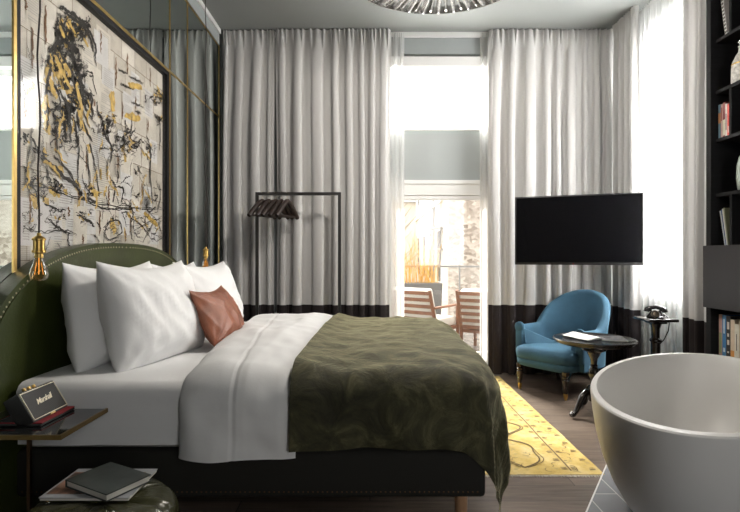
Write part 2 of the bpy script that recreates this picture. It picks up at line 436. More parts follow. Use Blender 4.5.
# ------------------------------------------------------------------ door and windows
WP = 5.12
dr = bpy.data.objects.new('door_1', None); COL.objects.link(dr); dr.location = (.73, WP, 0); dr['kind'] = 'structure'; dr['label'] = 'white framed glass balcony door'
MAT4['door_1'] = Matrix.Translation((.73, WP, 0))
b = nb()
box(b, (DX0, WP - .04, 1.83), (DX1, WP + .05, 1.97), .004); box(b, (DX0, WP - .06, 1.945), (DX1, WP - .035, 1.985), .004)
box(b, (DX0, WP - .04, 0), (DX0 + .045, WP + .05, 1.83), .004); box(b, (DX1 - .045, WP - .04, 0), (DX1, WP + .05, 1.83), .004)
box(b, (DX0, WP - .06, 0), (DX1, WP + .06, .03))
link('door_frame', b, M['white'], dr, smooth=False)
b = nb()
for lo, hi in (((DX0 + .047, WP - .03, .03), (DX0 + .085, WP + .02, 1.825)), ((DX1 - .085, WP - .03, .03), (DX1 - .047, WP + .02, 1.825)),
               ((DX0 + .085, WP - .03, .03), (DX1 - .085, WP + .02, .20)), ((DX0 + .085, WP - .03, 1.785), (DX1 - .085, WP + .02, 1.825))):
    box(b, lo, hi, .003)
lf = link('door_leaf', b, M['white'], dr, smooth=False)
b = nb(); box(b, (DX0 + .085, WP - .008, .20), (DX1 - .085, WP + .0, 1.785)); link('pane', b, M['glass'], lf, smooth=False)
b = nb(); box(b, (DX0, WP - .03, 1.985), (DX1, WP + .05, 2.50)); link('door_panel', b, M['panel'], dr, smooth=False)
w1 = bpy.data.objects.new('window_1', None); COL.objects.link(w1); w1.location = (.73, WP, 2.5); w1['kind'] = 'structure'; w1['label'] = 'transom window above the balcony door'
MAT4['window_1'] = Matrix.Translation((.73, WP, 2.5))
b = nb()
for lo, hi in (((DX0, WP - .04, 2.50), (DX1, WP + .05, 2.525)), ((DX0, WP - .04, 3.06), (DX1, WP + .05, 3.135)),
               ((DX0, WP - .04, 2.525), (DX0 + .03, WP + .05, 3.06)), ((DX1 - .03, WP - .04, 2.525), (DX1, WP + .05, 3.06))):
    box(b, lo, hi, .003)
link('window_frame', b, M['white'], w1, smooth=False)
b = nb(); box(b, (DX0 + .03, WP - .005, 2.525), (DX1 - .03, WP + .003, 3.06)); link('pane', b, M['windowglow'], w1, smooth=False)
b = nb(); box(b, (DX0 + .03, WP + .03, 2.525), (DX1 - .03, WP + .032, 3.06)); link('glow_sheet', b, M['sheer'], w1, smooth=False)  # translucent sheet added so the transom glows plain white
w2 = bpy.data.objects.new('window_2', None); COL.objects.link(w2); w2.location = (XR + .1, 4.1, WZ0); w2['kind'] = 'structure'; w2['label'] = 'tall window behind the white sheer curtain'
MAT4['window_2'] = Matrix.Translation((XR + .1, 4.1, WZ0))
b = nb()
xw = XR + .08
for lo, hi in (((xw, WY0, WZ0), (xw + .05, WY1, WZ0 + .06)), ((xw, WY0, WZ1 - .06), (xw + .05, WY1, WZ1)), ((xw, WY0, WZ0), (xw + .05, WY0 + .05, WZ1)),
               ((xw, WY1 - .05, WZ0), (xw + .05, WY1, WZ1)), ((xw, 4.13, WZ0), (xw + .05, 4.18, WZ1))):
    box(b, lo, hi)
link('window_frame', b, M['white'], w2, smooth=False)
b = nb(); box(b, (xw + .02, WY0 + .05, WZ0 + .06), (xw + .026, WY1 - .05, WZ1 - .06)); link('pane', b, M['windowglow'], w2, smooth=False)
b = nb(); box(b, (XR - .04, WY0 - .03, WZ0 - .03), (xw, WY1 + .03, WZ0), .004); link('window_sill', b, M['white'], w2, smooth=False)

# ------------------------------------------------------------------ curtains
def curtain(name, label, A, B, z0, z1, folds, amp, m, band_z=None, seed=0, rows=48, group=None, cat='curtain', spf=18):
    rnd = random.Random(seed)
    A, B = V(A), V(B); L = (B - A).length; t = (B - A).normalized(); n = V((t.y, -t.x))
    ws = [rnd.choice((.6, .75, .95, 1.2, 1.5)) for _ in range(folds)]; tot = sum(ws); ed = [0]
    for w in ws: ed.append(ed[-1] + w / tot)
    am = [rnd.uniform(.5, 1.25) for _ in range(folds)]
    c = thing(name, label, cat, ((A.x + B.x) / 2, (A.y + B.y) / 2, z0), 0, group)
    zs = [z0 + (z1 - z0) * j / rows for j in range(rows + 1)]
    if band_z:
        k = min(range(len(zs)), key=lambda i: abs(zs[i] - band_z)); zs[k] = band_z
    def pt(k, s, z):
        h = (z1 - z) / (z1 - z0)                      # 0 at the top
        w = ed[k + 1] - ed[k]
        grow = .45 + .55 * min(1, h * 4.0)
        wob = nz((k * .9, z * .22, seed), 1.0) * .8
        ph = 2 * pi * s
        dd = amp * am[k] * grow * (-cos(ph + wob * .5)) * (1 + .25 * nz((k * 1.7, z * .6, seed + 5)))
        if h < .035: pass
        tp = max(0.0, 1 - h / .075) ** 1.5            # pinched pleat heading
        dd = dd * (1 - tp) + tp * amp * .55 * (-cos(3 * ph))
        dd += .012 * nz((k + s, z * .8, seed + 9), .6) + amp * .18 * nz((k * 2.2 + s * 2, z * .5, seed + 2))
        u = ed[k] + w * (s + .10 * grow * sin(2 * ph)) + .22 * w * nz((k * .5, z * .28, seed + 3)) * min(1, h * 3)
        u = min(1, max(0, u))
        p = A + t * (u * L) + n * dd
        return (p.x, p.y, z)
    us = [(k, i / spf) for k in range(folds) for i in range(spf)] + [(folds - 1, 1.0)]
    def sheet(zlist):
        b = nb(); g = [[b.verts.new(pt(k, s, z)) for z in zlist] for k, s in us]
        for i in range(len(us) - 1):
            for j in range(len(zlist) - 1): b.faces.new((g[i][j], g[i + 1][j], g[i + 1][j + 1], g[i][j + 1]))
        return b
    if band_z:
        k = zs.index(band_z)
        link('hem_band', sheet(zs[:k + 1]), M['band'], c, angle=80); link('curtain_panel', sheet(zs[k:]), m, c, angle=80)
    else:
        link('curtain_panel', sheet(zs), m, c, angle=80)
    return c

CZ = 3.472
curtain('curtain', 'narrow grey curtain with black hem beside the mirror wall, left of the rack hangers', (-1.49, 4.93), (-.96, 4.93), .02, CZ, 4, .036, M['curtain'], .71, 3)
curtain('curtain', 'wide grey curtain with black hem behind the clothes rack', (-.95, 4.91), (.21, 4.91), .02, CZ, 8, .038, M['curtain'], .71, 8)
curtain('curtain', 'grey curtain with black hem behind the television and blue armchair', (1.19, 4.915), (2.50, 4.915), .02, CZ, 9, .038, M['curtain'], .71, 12)
curtain('curtain', 'grey curtain on the right wall, in the corner beyond the television', (2.41, 4.845), (2.41, 4.43), .02, CZ, 4, .036, M['curtain'], .71, 21)
curtain('curtain', 'grey curtain with black hem beside the black bookshelf', (2.42, 3.79), (2.42, 3.42), .02, CZ, 4, .034, M['curtain'], .73, 31)
curtain('sheer_curtain', 'white sheer curtain on the hinge side of the balcony door, beside the clothes rack curtain', (.13, 4.985), (.35, 4.985), .02, 3.47, 3, .018, M['sheer'], None, 41)
curtain('sheer_curtain', 'white sheer curtain between the balcony door and the armchair curtain', (1.12, 4.985), (1.40, 4.985), .02, 3.47, 4, .018, M['sheer'], None, 43)
curtain('sheer_curtain', 'wide glowing white sheer curtain over the right window', (2.51, 4.60), (2.51, 3.60), .02, 3.47, 13, .018, M['sheer'], None, 47)

# ------------------------------------------------------------------ bed
BY0, BY1, BYC = 1.96, 3.85, 2.905
ZM = .688
bed = thing('bed', 'large double bed with arched studded olive leather headboard and dark base', 'bed', (-.5, BYC, 0))
# headboard: arch profile in (y, z)
def arch_z(d):
    d = abs(d) / 1.07
    return .80 + .475 * (max(0, 1 - d ** 2.6)) ** (1 / 2.0)
def arch_pts(inset, n=64):
    W = 1.07 - inset; out = []
    for i in range(n + 1):
        a = pi * i / n; c, s = cos(a), sin(a)
        y = BYC - W * (abs(c) ** (2 / 2.5)) * (1 if c > 0 else -1)
        z = .78 - 0 + (.495 - inset) * (abs(s) ** (2 / 2.1))
        out.append((y, z))
    return out
o1, o2 = arch_pts(0), arch_pts(.03)
b = nb()
ol = [(BYC - 1.07, .02)] + o1 + [(BYC + 1.07, .02)]
prism(b, ol[::-1], 'x', XL + .003, XL + .075)
bmesh.ops.bevel(b, geom=[e for e in b.edges if abs(e.verts[0].co.x - XL - .075) < 1e-4 and abs(e.verts[1].co.x - XL - .075) < 1e-4], offset=.02, segments=3, affect='EDGES', clamp_overlap=True)
hb = link('headboard', b, M['headboard'], bed, angle=50)
b = nb()
ol = [(BYC - 1.03, .2)] + o2 + [(BYC + 1.03, .2)]
prism(b, ol[::-1], 'x', XL + .07, XL + .080)
bmesh.ops.bevel(b, geom=[e for e in b.edges if abs(e.verts[0].co.x - XL - .080) < 1e-4 and abs(e.verts[1].co.x - XL - .080) < 1e-4], offset=.006, segments=3, affect='EDGES', clamp_overlap=True)
link('inner_pad', b, M['headboard'], hb, angle=50)
b = nb()
st = arch_pts(.024, 150); acc = 0; last = None
for p in st:
    if last is None or sqrt((p[0] - last[0]) ** 2 + (p[1] - last[1]) ** 2) > .0145:
        last = p
        lathe(b, [(.0050, 0), (.004, .0025), (.0, .0035)], (0, 0, 0), 8)
        for v in b.verts[-17:]: pass
        b.verts.ensure_lookup_table()
        for v in list(b.verts)[-17:]: v.co = V((XL + .074 + v.co.z, p[0] + v.co.x, p[1] + v.co.y))
link('nail_trim', b, M['studs'], hb)
b = nb(); box(b, (-1.43, BY0 + .012, .224), (.468, BY1 - .012, .414), .02, segs=3); base = link('bed_base', b, M['base'], bed)
b = nb()
for i in range(95):
    x = -1.40 + i * .0195
    lathe(b, [(.005, 0), (.0, .003)], (0, 0, 0), 6); b.verts.ensure_lookup_table()
    for v in list(b.verts)[-7:]: v.co = V((x + v.co.x, BY0 + .0125 - v.co.z, .25 + v.co.y))
link('nail_trim', b, M['bronze'], base)
b = nb(); box(b, (-1.425, BY0 + .015, .414), (.455, BY1 - .015, ZM - .012), .05, segs=3); link('mattress', b, M['mattress'], bed)
for x in (-1.28, .375):
    for y in (BY0 + .06, BY1 - .06):
        b = nb(); lathe(b, [(0, 0), (.021, 0), (.027, .21), (.027, .226), (0, .226)], (x, y, 0), 20); link('leg', b, M['wood_leg'], bed)

def drape(a, bb, X0, X1, Y0, Y1, r, ztop, flare=.05, wave=.012, wk=16.0, seed=0, crown=.02, rx=True, Rc=.0):
    """rest coordinates (a, bb) -> point of a cloth lying on a block with rounded plan corners and hanging past X1, Y0 and Y1."""
    ex = max(0.0, a - (X1 - Rc)) if rx else 0.0
    ey = bb - (Y0 + Rc) if bb < Y0 + Rc else (bb - (Y1 - Rc) if bb > Y1 - Rc else 0.0)
    if ex > 0 and ey != 0:
        L_ = sqrt(ex * ex + ey * ey); ox, oy = ex / L_, ey / L_; d_ = L_ - Rc
    elif ex > 0: ox, oy, d_ = 1, 0, ex - Rc
    elif ey != 0: ox, oy, d_ = 0, (1 if ey > 0 else -1), abs(ey) - Rc
    else: ox, oy, d_ = 0, 0, -1
    if d_ <= 0: px, py = a, bb
    else: px, py = a - ox * d_ if ox else a, bb - oy * d_ if oy else bb
    cz = crown * max(0, 1 - ((py - (Y0 + Y1) / 2) / ((Y1 - Y0) / 2)) ** 2)
    if d_ <= 0: return V((px, py, ztop + cz)), V((0, 0, 1)), 0.0
    q = pi * r / 2
    if d_ < q:
        th = d_ / r; out, drop = r * sin(th), r * (1 - cos(th)); N = V((ox * sin(th), oy * sin(th), cos(th)))
    else:
        e = d_ - q; along = (px if abs(oy) > abs(ox) else py) * wk + atan2(oy, ox) * 5.0
        w = wave * min(1, e / .16) * (sin(along) + .6 * sin(along * 1.9 + seed))
        out, drop = r + flare * e + w, r + e * .99; N = V((ox, oy, .1)).normalized()
    return V((px + ox * out, py + oy * out, ztop - drop + cz)), N, d_

# fitted sheet over the mattress
b = nb()
def sh(u, v):
    a = -1.41 + u * .80; bb = BY0 + .04 - .27 + v * (BY1 - BY0 - .08 + .54)
    p, N, d_ = drape(a, bb, -9, 9, BY0 + .04, BY1 - .04, .045, ZM, flare=-.02, wave=.004, wk=9, crown=.004, rx=False)
    w = .006 * nz((a * 3, bb * 3, p.z * 3), 1.3, 4) + .004 * nz((a * 2, bb * 2, p.z * 9), 2.2, 9)
    return p + N * (.004 + w)
grid(b, sh, 60, 110)
tag(link('fitted_sheet', b, M['sheet'], angle=80), 'white fitted sheet stretched over the mattress under the pillows', 'bed sheet')

# duvet
b = nb()
LD = .56
def dv(u, v):
    r = .12; Y0, Y1 = BY0 + .095, BY1 - .095
    bb = Y0 - .375 + v * (Y1 - Y0 + .375 + .36)
    vv = min(1, max(0, (v - .15) / .7))
    a0 = -.755 - .15 * vv; a1 = -.292 + .075 * vv; a = a0 + u * (a1 - a0) + .012 * nz((bb * 2.5, 1, 3)) * (1 - u)
    p, N, d_ = drape(a, bb, -9, 9, Y0, Y1, r, ZM + .024, flare=.05, wave=.010, wk=15, seed=2, crown=.030, rx=False)
    el, er = u * (a1 - a0), (1 - u) * (a1 - a0)
    puff = .050 * (1 - math.exp(-el / .045)) * (.15 + .85 * min(1, er / .20) ** .7)
    big = .013 * nz((a * 2.2, bb * 1.6, p.z * 1.5), 1.6, 1) + .011 * nz((a * 5 + bb * 2, bb * 3, p.z * 3), 1.4, 7) + .006 * nz((a * 9, bb * 7, p.z * 7), 1.5, 3)
    seam = -.006 * math.exp(-((el - .22) / .006) ** 2)
    return p + N * (puff + (big + seam) * min(1, er / .08 + .15))
g = grid(b, dv, 64, 150)
# roll the free edges under
for row in (g[0],):
    ext = [b.verts.new(v.co + V((.02, 0, -.03)) if v.co.z > ZM else v.co + V((.02, .03, 0))) for v in row]
    for j in range(len(row) - 1): b.faces.new((row[j], row[j + 1], ext[j + 1], ext[j]))
tag(link('duvet', b, M['sheet'], angle=80), 'white duvet folded across the bed beside the olive throw', 'duvet')

# throw
b = nb()
def th(u, v):
    r = .12; Y0, Y1, X1 = BY0 + .10, BY1 - .10, .44
    bb = Y0 - .352 + v * (Y1 - Y0 + .352 + .40)
    vv = min(1, max(0, (v - .15) / .7))
    a0 = -.312 + .07 * vv; a = a0 + u * (X1 - a0 + .52) + .010 * (1 - u) * nz((bb * 2.3, 4, 4))
    p, N, d_ = drape(a, bb, -9, X1, Y0, Y1, r, ZM + .036, flare=.06, wave=.012, wk=13, seed=1, crown=.022, Rc=.15)
    big = .012 * nz((a * 2, bb * 2, p.z * 2), 1.5, 2) + .010 * nz((a * 5, bb * 5 + a * 2, p.z * 2), 1.5, 5) + .006 * nz((a * 12, bb * 9, p.z * 8), 1.4, 8)
    al = a - a0
    over = .030 * max(0, 1 - al / .16) ** 1.2
    return p + N * (.014 + over + big * min(1, al / .1 + .3))
grid(b, th, 120, 170)
tag(link('throw', b, M['throw'], angle=85), 'olive green crushed velvet throw hanging over the foot of the bed', 'blanket')

# pillows
def pillow_bm(w, h, t, seed, pinch=.07, nu=44, nv=36):
    b = nb()
    def side(sgn):
        def fn(u, v):
            x, y = 2 * u - 1, 2 * v - 1
            # denser towards the edges
            x = sin(x * pi / 2); y = sin(y * pi / 2)
            e = max(0.0, (1 - abs(x) ** 3.2)) ** .6 * max(0.0, (1 - abs(y) ** 3.2)) ** .6 * (1 - .16 * y)
            X = x * (w / 2) * (1 - pinch * (1 - y * y) * abs(x)); Y = y * (h / 2) * (1 - pinch * (1 - x * x) * abs(y))
            wr = 0.0
            for cx, cy in ((-1, -1), (1, -1), (-1, 1), (1, 1)):
                dx_, dy_ = x - cx, y - cy; rr = sqrt(dx_ * dx_ + dy_ * dy_); an = atan2(dy_, dx_)
                wr += .017 * sin(an * 12 + seed + cx * 2 + cy) * math.exp(-rr * 1.7) * min(1, rr * 2.5)
            wr += .018 * nz((X * 5, Y * 5, seed), 1.3) + .013 * (1 - abs(nz((X * 8 + Y * 6, Y * 3 - X * 3, seed + 4), 1.0)) * 2.2) ** 3 + .005 * nz((X * 22 + Y * 12, Y * 9 - X * 9, seed + 8), 1.0)
            z = sgn * (t / 2 * e) + wr * e * sgn
            sag = -.07 * h * (1 - x * x) * max(0, y) ** 2; X *= 1 + .05 * (1 - y) / 2
            return (X, Y + sag, z)
        return fn
    g1 = grid(b, side(1), nu, nv); g2 = grid(b, side(-1), nu, nv)
    bmesh.ops.remove_doubles(b, verts=b.verts, dist=.0006)
    return b

def put(bm, c, wdir, lean, roll=0.0):
    """pillow: local x along wdir (horizontal, world xy), local y up leaning by lean radians backwards; z = front"""
    x = V((wdir[0], wdir[1], 0)).normalized(); front = V((x.y, -x.x, 0)); up = V((0, 0, 1))
    y = up * cos(lean) - front * sin(lean); z = x.cross(y)
    R = Matrix((x, y, z)).transposed().to_4x4() @ Matrix.Rotation(roll, 4, 'Z')
    bm.transform(Matrix.Translation(V(c)) @ R)
    return bm

def pillow(label, c, w, h, t, wdir, lean, seed, m=None, name='pillow', cat='pillow', roll=0.0, pinch=.07):
    o = link(name, put(pillow_bm(w, h, t, seed, pinch), c, wdir, lean, roll), m or M['pillow'], angle=80)
    return tag(o, label, cat, 'white pillows against the headboard' if cat == 'pillow' else None)

pillow('white pillow against the headboard nearest the speaker, partly behind another pillow', (-1.30, 2.55, .925), .80, .50, .23, (.03, 1), .16, 1, pinch=.03)
pillow('large white pillow in front of the pillow nearest the speaker, brown cushion leaning beside it', (-1.085, 2.475, .925), .66, .52, .26, (.20, 1), .24, 5, pinch=.03)
pillow('white pillow against the headboard, only its tip showing behind the far pillow', (-1.32, 3.39, .922), .78, .48, .18, (0, 1), .16, 9, pinch=.03)
pillow('white pillow on the window side of the bed, brown leather cushion in front', (-1.10, 3.36, .922), .78, .50, .25, (.10, 1), .25, 13, pinch=.03)
pillow('small tan brown leather cushion leaning on the white pillows', (-.865, 2.80, .872), .47, .33, .13, (.06, 1), .45, 17, M['tan'], 'cushion', 'cushion', pinch=.05)

# ------------------------------------------------------------------ artwork on the mirror wall
AY0, AY1, AZ0, AZ1 = 2.09, 3.72, .97, 2.60
art = thing('framed_artwork', 'large black and gold framed collage of book pages with ink portrait and rider', 'artwork', (XL - .03, BYC, AZ0))
def frame_ring(y0, y1, z0, z1, w, x0, x1):
    b = nb()
    box(b, (x0, y0, z0), (x1, y1, z0 + w)); box(b, (x0, y0, z1 - w), (x1, y1, z1))
    box(b, (x0, y0, z0 + w), (x1, y0 + w, z1 - w)); box(b, (x0, y1 - w, z0 + w), (x1, y1, z1 - w))
    return b
link('gold_frame', frame_ring(AY0 - .004, AY1 + .004, AZ0 - .004, AZ1 + .004, .017, XL + .0006, XL + .005), M['gold'], art, smooth=False)
link('black_frame', frame_ring(AY0 + .002, AY1 - .002, AZ0 + .002, AZ1 - .002, .040, XL - .056, XL), M['frameblack'], art, smooth=False)
XC = XL - .038
b = nb(); box(b, (XL - .056, AY0 + .042, AZ0 + .042), (XC, AY1 - .042, AZ1 - .042)); link('canvas', b, M['paper'], art, smooth=False)
def awp(u, v, second=False):
    px = 15 + u / 3.935; py = v / 3.935 + (120 if second else 0)
    s = (370 - px) / -XC; return (F / s, H + (256 - py) / s)
lim = (AY0 + .044, AY1 - .044, AZ0 + .044, AZ1 - .044)
def ribbon(bm, pts, w, layer, rnd, taper=True, jit=.006):
    # smooth polyline resample
    P = []
    for i in range(len(pts) - 1):
        p0 = V(pts[max(i - 1, 0)]); p1 = V(pts[i]); p2 = V(pts[i + 1]); p3 = V(pts[min(i + 2, len(pts) - 1)])
        for k in range(6):
            t = k / 6; P.append(.5 * ((2 * p1) + (p2 - p0) * t + (2 * p0 - 5 * p1 + 4 * p2 - p3) * t * t + (3 * p1 - p0 - 3 * p2 + p3) * t ** 3))
    P.append(V(pts[-1])); n = len(P); prev = None
    for i, p in enumerate(P):
        tg = (P[min(i + 1, n - 1)] - P[max(i - 1, 0)]); tg = tg.normalized() if tg.length > 1e-6 else V((1, 0))
        nn = V((-tg.y, tg.x)); ww = w * (.5 + .8 * rnd.random()) * (.35 + .65 * sin(pi * (i + .5) / n) if taper else 1)
        c = p + nn * rnd.uniform(-jit, jit)
        cl = lambda q: (XC + layer, min(max(q.x, lim[0]), lim[1]), min(max(q.y, lim[2]), lim[3]))
        a_, b_ = bm.verts.new(cl(c + nn * ww / 2)), bm.verts.new(cl(c - nn * ww / 2))
        if prev: 
            bm.faces.new((prev[0], a_, b_, prev[1]))
        prev = (a_, b_)
rnd = random.Random(11)
# loose glued pages
bA, bB = nb(), nb(); GX = []
for i in range(64):
    y = rnd.uniform(lim[0], lim[1] - .2); z = rnd.uniform(lim[2], lim[3] - .24); w = rnd.uniform(.11, .16); h = rnd.uniform(.16, .22)
    an = rnd.uniform(-.05, .05); L_ = .0006 + .00004 * i
    cy, cz = y + w / 2, z + h / 2
    vs = [(XC + L_, min(max(cy + sx * w / 2 * cos(an) - sz * h / 2 * sin(an), lim[0]), lim[1]), min(max(cz + sz * h / 2 * cos(an) + sx * w / 2 * sin(an), lim[2]), lim[3])) for sx, sz in ((-1, -1), (1, -1), (1, 1), (-1, 1))]
    t_ = bA if i % 2 else bB
    t_.faces.new([t_.verts.new(v) for v in vs])
    # lines of print
    for k in range(int(h / .012) - 3):
        zz = cz + h / 2 - .022 - k * .012
        if rnd.random() < .12: continue
        x0_, x1_ = cy - w * .38, cy + w * (.38 if rnd.random() < .8 else .1)
        if lim[0] < x0_ and x1_ < lim[1] and lim[2] < zz < lim[3]:
            if True:
                GX.append((x0_, x1_, zz, L_))
link('pasted_pages', bA, M['pageA'], art, smooth=False); link('pasted_pages', bB, M['pageB'], art, smooth=False)
BLK, GLD, GRY, BRN = nb(), nb(), nb(), nb()
b = nb()
for x0_, x1_, zz, L_ in GX: b.faces.new([b.verts.new((XC + .0026, y, z)) for y, z in ((x0_, zz), (x1_, zz), (x1_, zz + .0034), (x0_, zz + .0034))])
link('printed_lines', b, M['print'], art, smooth=False)
def ink(pts, w, sec=False, col='k', rep=2, spread=.010):
    q = [awp(u, v, sec) for u, v in pts]
    for r in range(rep):
        off = V((rnd.uniform(-spread, spread), rnd.uniform(-spread, spread))) if r else V((0, 0))
        bm_, ly = {'k': (BLK, .0042), 'g': (GLD, .0034), 'y': (GRY, .0030), 'b': (BRN, .0038)}[col]
        ribbon(bm_, [V(p) + off for p in q], w * (1 if r == 0 else .5), ly + .0002 * r, rnd)
def clump(u, v, r, n, w, sec=False, gold=6):
    for i in range(n):
        a, rr = rnd.uniform(0, 6.28), r * sqrt(rnd.random()); x, y = u + rr * cos(a), v + rr * sin(a)
        pts = [(x, y)]
        for k in range(rnd.randint(2, 4)):
            pts.append((pts[-1][0] + rnd.uniform(-.45, .45) * r, pts[-1][1] + rnd.uniform(-.45, .45) * r))
        ink(pts, w * rnd.uniform(.5, 1.3), sec, 'k' if rnd.random() < .7 else 'y', 1)
    for i in range(gold):
        a, rr = rnd.uniform(0, 6.28), r * .9 * sqrt(rnd.random()); x, y = u + rr * cos(a), v + rr * sin(a)
        ink([(x, y), (x + rnd.uniform(-.3, .3) * r, y + .35 * r)], w * 2.6, sec, 'g', 1)
# gold first
for pts, w in (([(200, 70), (215, 100), (205, 135)], .05), ([(245, 90), (270, 120)], .04), ([(130, 230), (160, 280), (190, 330), (220, 380)], .065),
               ([(128, 250), (120, 330)], .05), ([(160, 205), (190, 260)], .055), ([(220, 340), (250, 420), (255, 465)], .05), ([(120, 370), (115, 490)], .06),
               ([(185, 75), (175, 130)], .035), ([(380, 360), (382, 440)], .06), ([(445, 335), (498, 345)], .05), ([(430, 455), (492, 468)], .05),
               ([(560, 345), (575, 400)], .05), ([(165, 300), (195, 350)], .06), ([(240, 270), (250, 320)], .03)):
    ink(pts, w, False, 'g', 2, .02)
for pts, w in (([(70, 290), (88, 350)], .05), ([(135, 275), (165, 290)], .04), ([(240, 240), (250, 295)], .045), ([(370, 395), (395, 440)], .05),
               ([(285, 95), (292, 130)], .035), ([(290, 250), (318, 300)], .05), ([(110, 110), (120, 145)], .04), ([(170, 180), (180, 215)], .035),
               ([(250, 0), (285, 60)], .04), ([(105, 305), (130, 330)], .04), ([(190, 275), (205, 290)], .03), ([(430, 130), (432, 165)], .04),
               ([(260, 380), (270, 395)], .03), ([(505, 365), (560, 420)], .035), ([(440, 370), (452, 380)], .03), ([(430, 430), (434, 470)], .03), ([(120, 0), (128, 50)], .05)):
    ink(pts, w, True, 'g', 2, .015)
# portrait: hair, profile, shoulders
A = False
for pts, w in (([(175, 38), (185, 30), (212, 50), (242, 66), (272, 96), (300, 140), (316, 190), (312, 228)], .028),
               ([(190, 45), (232, 80), (268, 108), (295, 160), (306, 205)], .026), ([(168, 68), (160, 110), (166, 150), (150, 182), (128, 195)], .024),
               ([(180, 90), (215, 130), (242, 122), (270, 142), (282, 178)], .018), ([(205, 108), (192, 150), (170, 182), (150, 200)], .02),
               ([(220, 140), (226, 180), (250, 205), (245, 245)], .022), ([(175, 60), (180, 100), (200, 140), (235, 160)], .016), ([(165, 130), (200, 165), (230, 195)], .02),
               ([(185, 150), (215, 185), (228, 225), (262, 240)], .022), ([(245, 180), (262, 180), (270, 200)], .012), ([(150, 185), (126, 230), (136, 270), (120, 330), (118, 380)], .022),
               ([(140, 200), (180, 250), (200, 310), (230, 370), (262, 430), (292, 505)], .022), ([(210, 182), (240, 260), (256, 340), (272, 420), (300, 462)], .03),
               ([(225, 230), (252, 300), (268, 360), (300, 385), (296, 440)], .026), ([(180, 220), (215, 270), (232, 330), (248, 395)], .03), ([(200, 200), (232, 250), (246, 300)], .03),
               ([(262, 330), (280, 400), (302, 430), (298, 470)], .028), ([(150, 330), (176, 400), (190, 512)], .012), ([(196, 380), (212, 440), (216, 512)], .018), ([(170, 350), (200, 420), (206, 500)], .022),
               ([(312, 228), (318, 262)], .008), ([(270, 275), (290, 285), (304, 292), (300, 303), (288, 298)], .011), ([(268, 240), (270, 300), (272, 348)], .008), ([(303, 300), (306, 330), (318, 372)], .009),
               ([(320, 400), (322, 440), (340, 470), (336, 512)], .015), ([(120, 400), (128, 470), (120, 512)], .012), ([(240, 440), (250, 512)], .02)):
    ink(pts, w, A)
clump(215, 110, 48, 44, .016, A, 7); clump(265, 120, 30, 18, .014, A, 3); clump(195, 200, 45, 36, .016, A, 6); clump(225, 290, 42, 36, .018, A, 6); clump(250, 385, 42, 34, .018, A, 6); clump(155, 260, 30, 20, .012, A, 5); clump(190, 440, 50, 30, .014, A, 6); clump(150, 350, 30, 16, .012, A, 6)
clump(372, 470, 28, 20, .010, A, 6); clump(330, 450, 14, 10, .008, A, 2); clump(560, 380, 26, 24, .012, A, 6); clump(568, 470, 16, 14, .012, A, 4)
for i in range(150):
    y, z = rnd.uniform(lim[0] + .05, lim[1] - .05), rnd.uniform(lim[2] + .1, lim[2] + .95) if i % 3 else rnd.uniform(lim[2], lim[3] - .3)
    a_ = rnd.gauss(-.5, .5) if i % 2 else rnd.gauss(1.5, .25); L_ = rnd.uniform(.05, .17)
    q = [(y + L_ * t * cos(a_) + rnd.uniform(-.014, .014), z + L_ * t * sin(a_) + rnd.uniform(-.014, .014)) for t in (0, .33, .66, 1)]
    k_ = rnd.random()
    ribbon(BLK if k_ < .55 else (GRY if k_ < .82 else GLD), q, rnd.uniform(.004, .011) * (1 if k_ < .82 else 2.2), .0046 + i * .000004, rnd)
for pts, w in (([(150, 215), (185, 285), (222, 360)], .035), ([(135, 300), (150, 380)], .035), ([(235, 330), (262, 440)], .035), ([(205, 85), (235, 130)], .03), ([(170, 100), (190, 150)], .028), ([(190, 250), (215, 300)], .035), ([(265, 150), (285, 185)], .02)):
    q = [awp(u, v) for u, v in pts]; ribbon(GLD, q, w, .0056, rnd)
for line in ([(402, 272), 9, 38], [(445, 300), 13, 55], [(412, 330), 11, 50], [(455, 402), 10, 46], [(470, 436), 6, 24]):
    (u, v), n_, L_ = line; pts = []
    for k in range(n_ * 2): pts.append((u + L_ * k / (n_ * 2) * 1.1, v + k * 1.1 + (4.5 if k % 2 else -4.5) * rnd.uniform(.4, 1)))
    ink(pts, .010, A, 'k', 1)
B_ = True
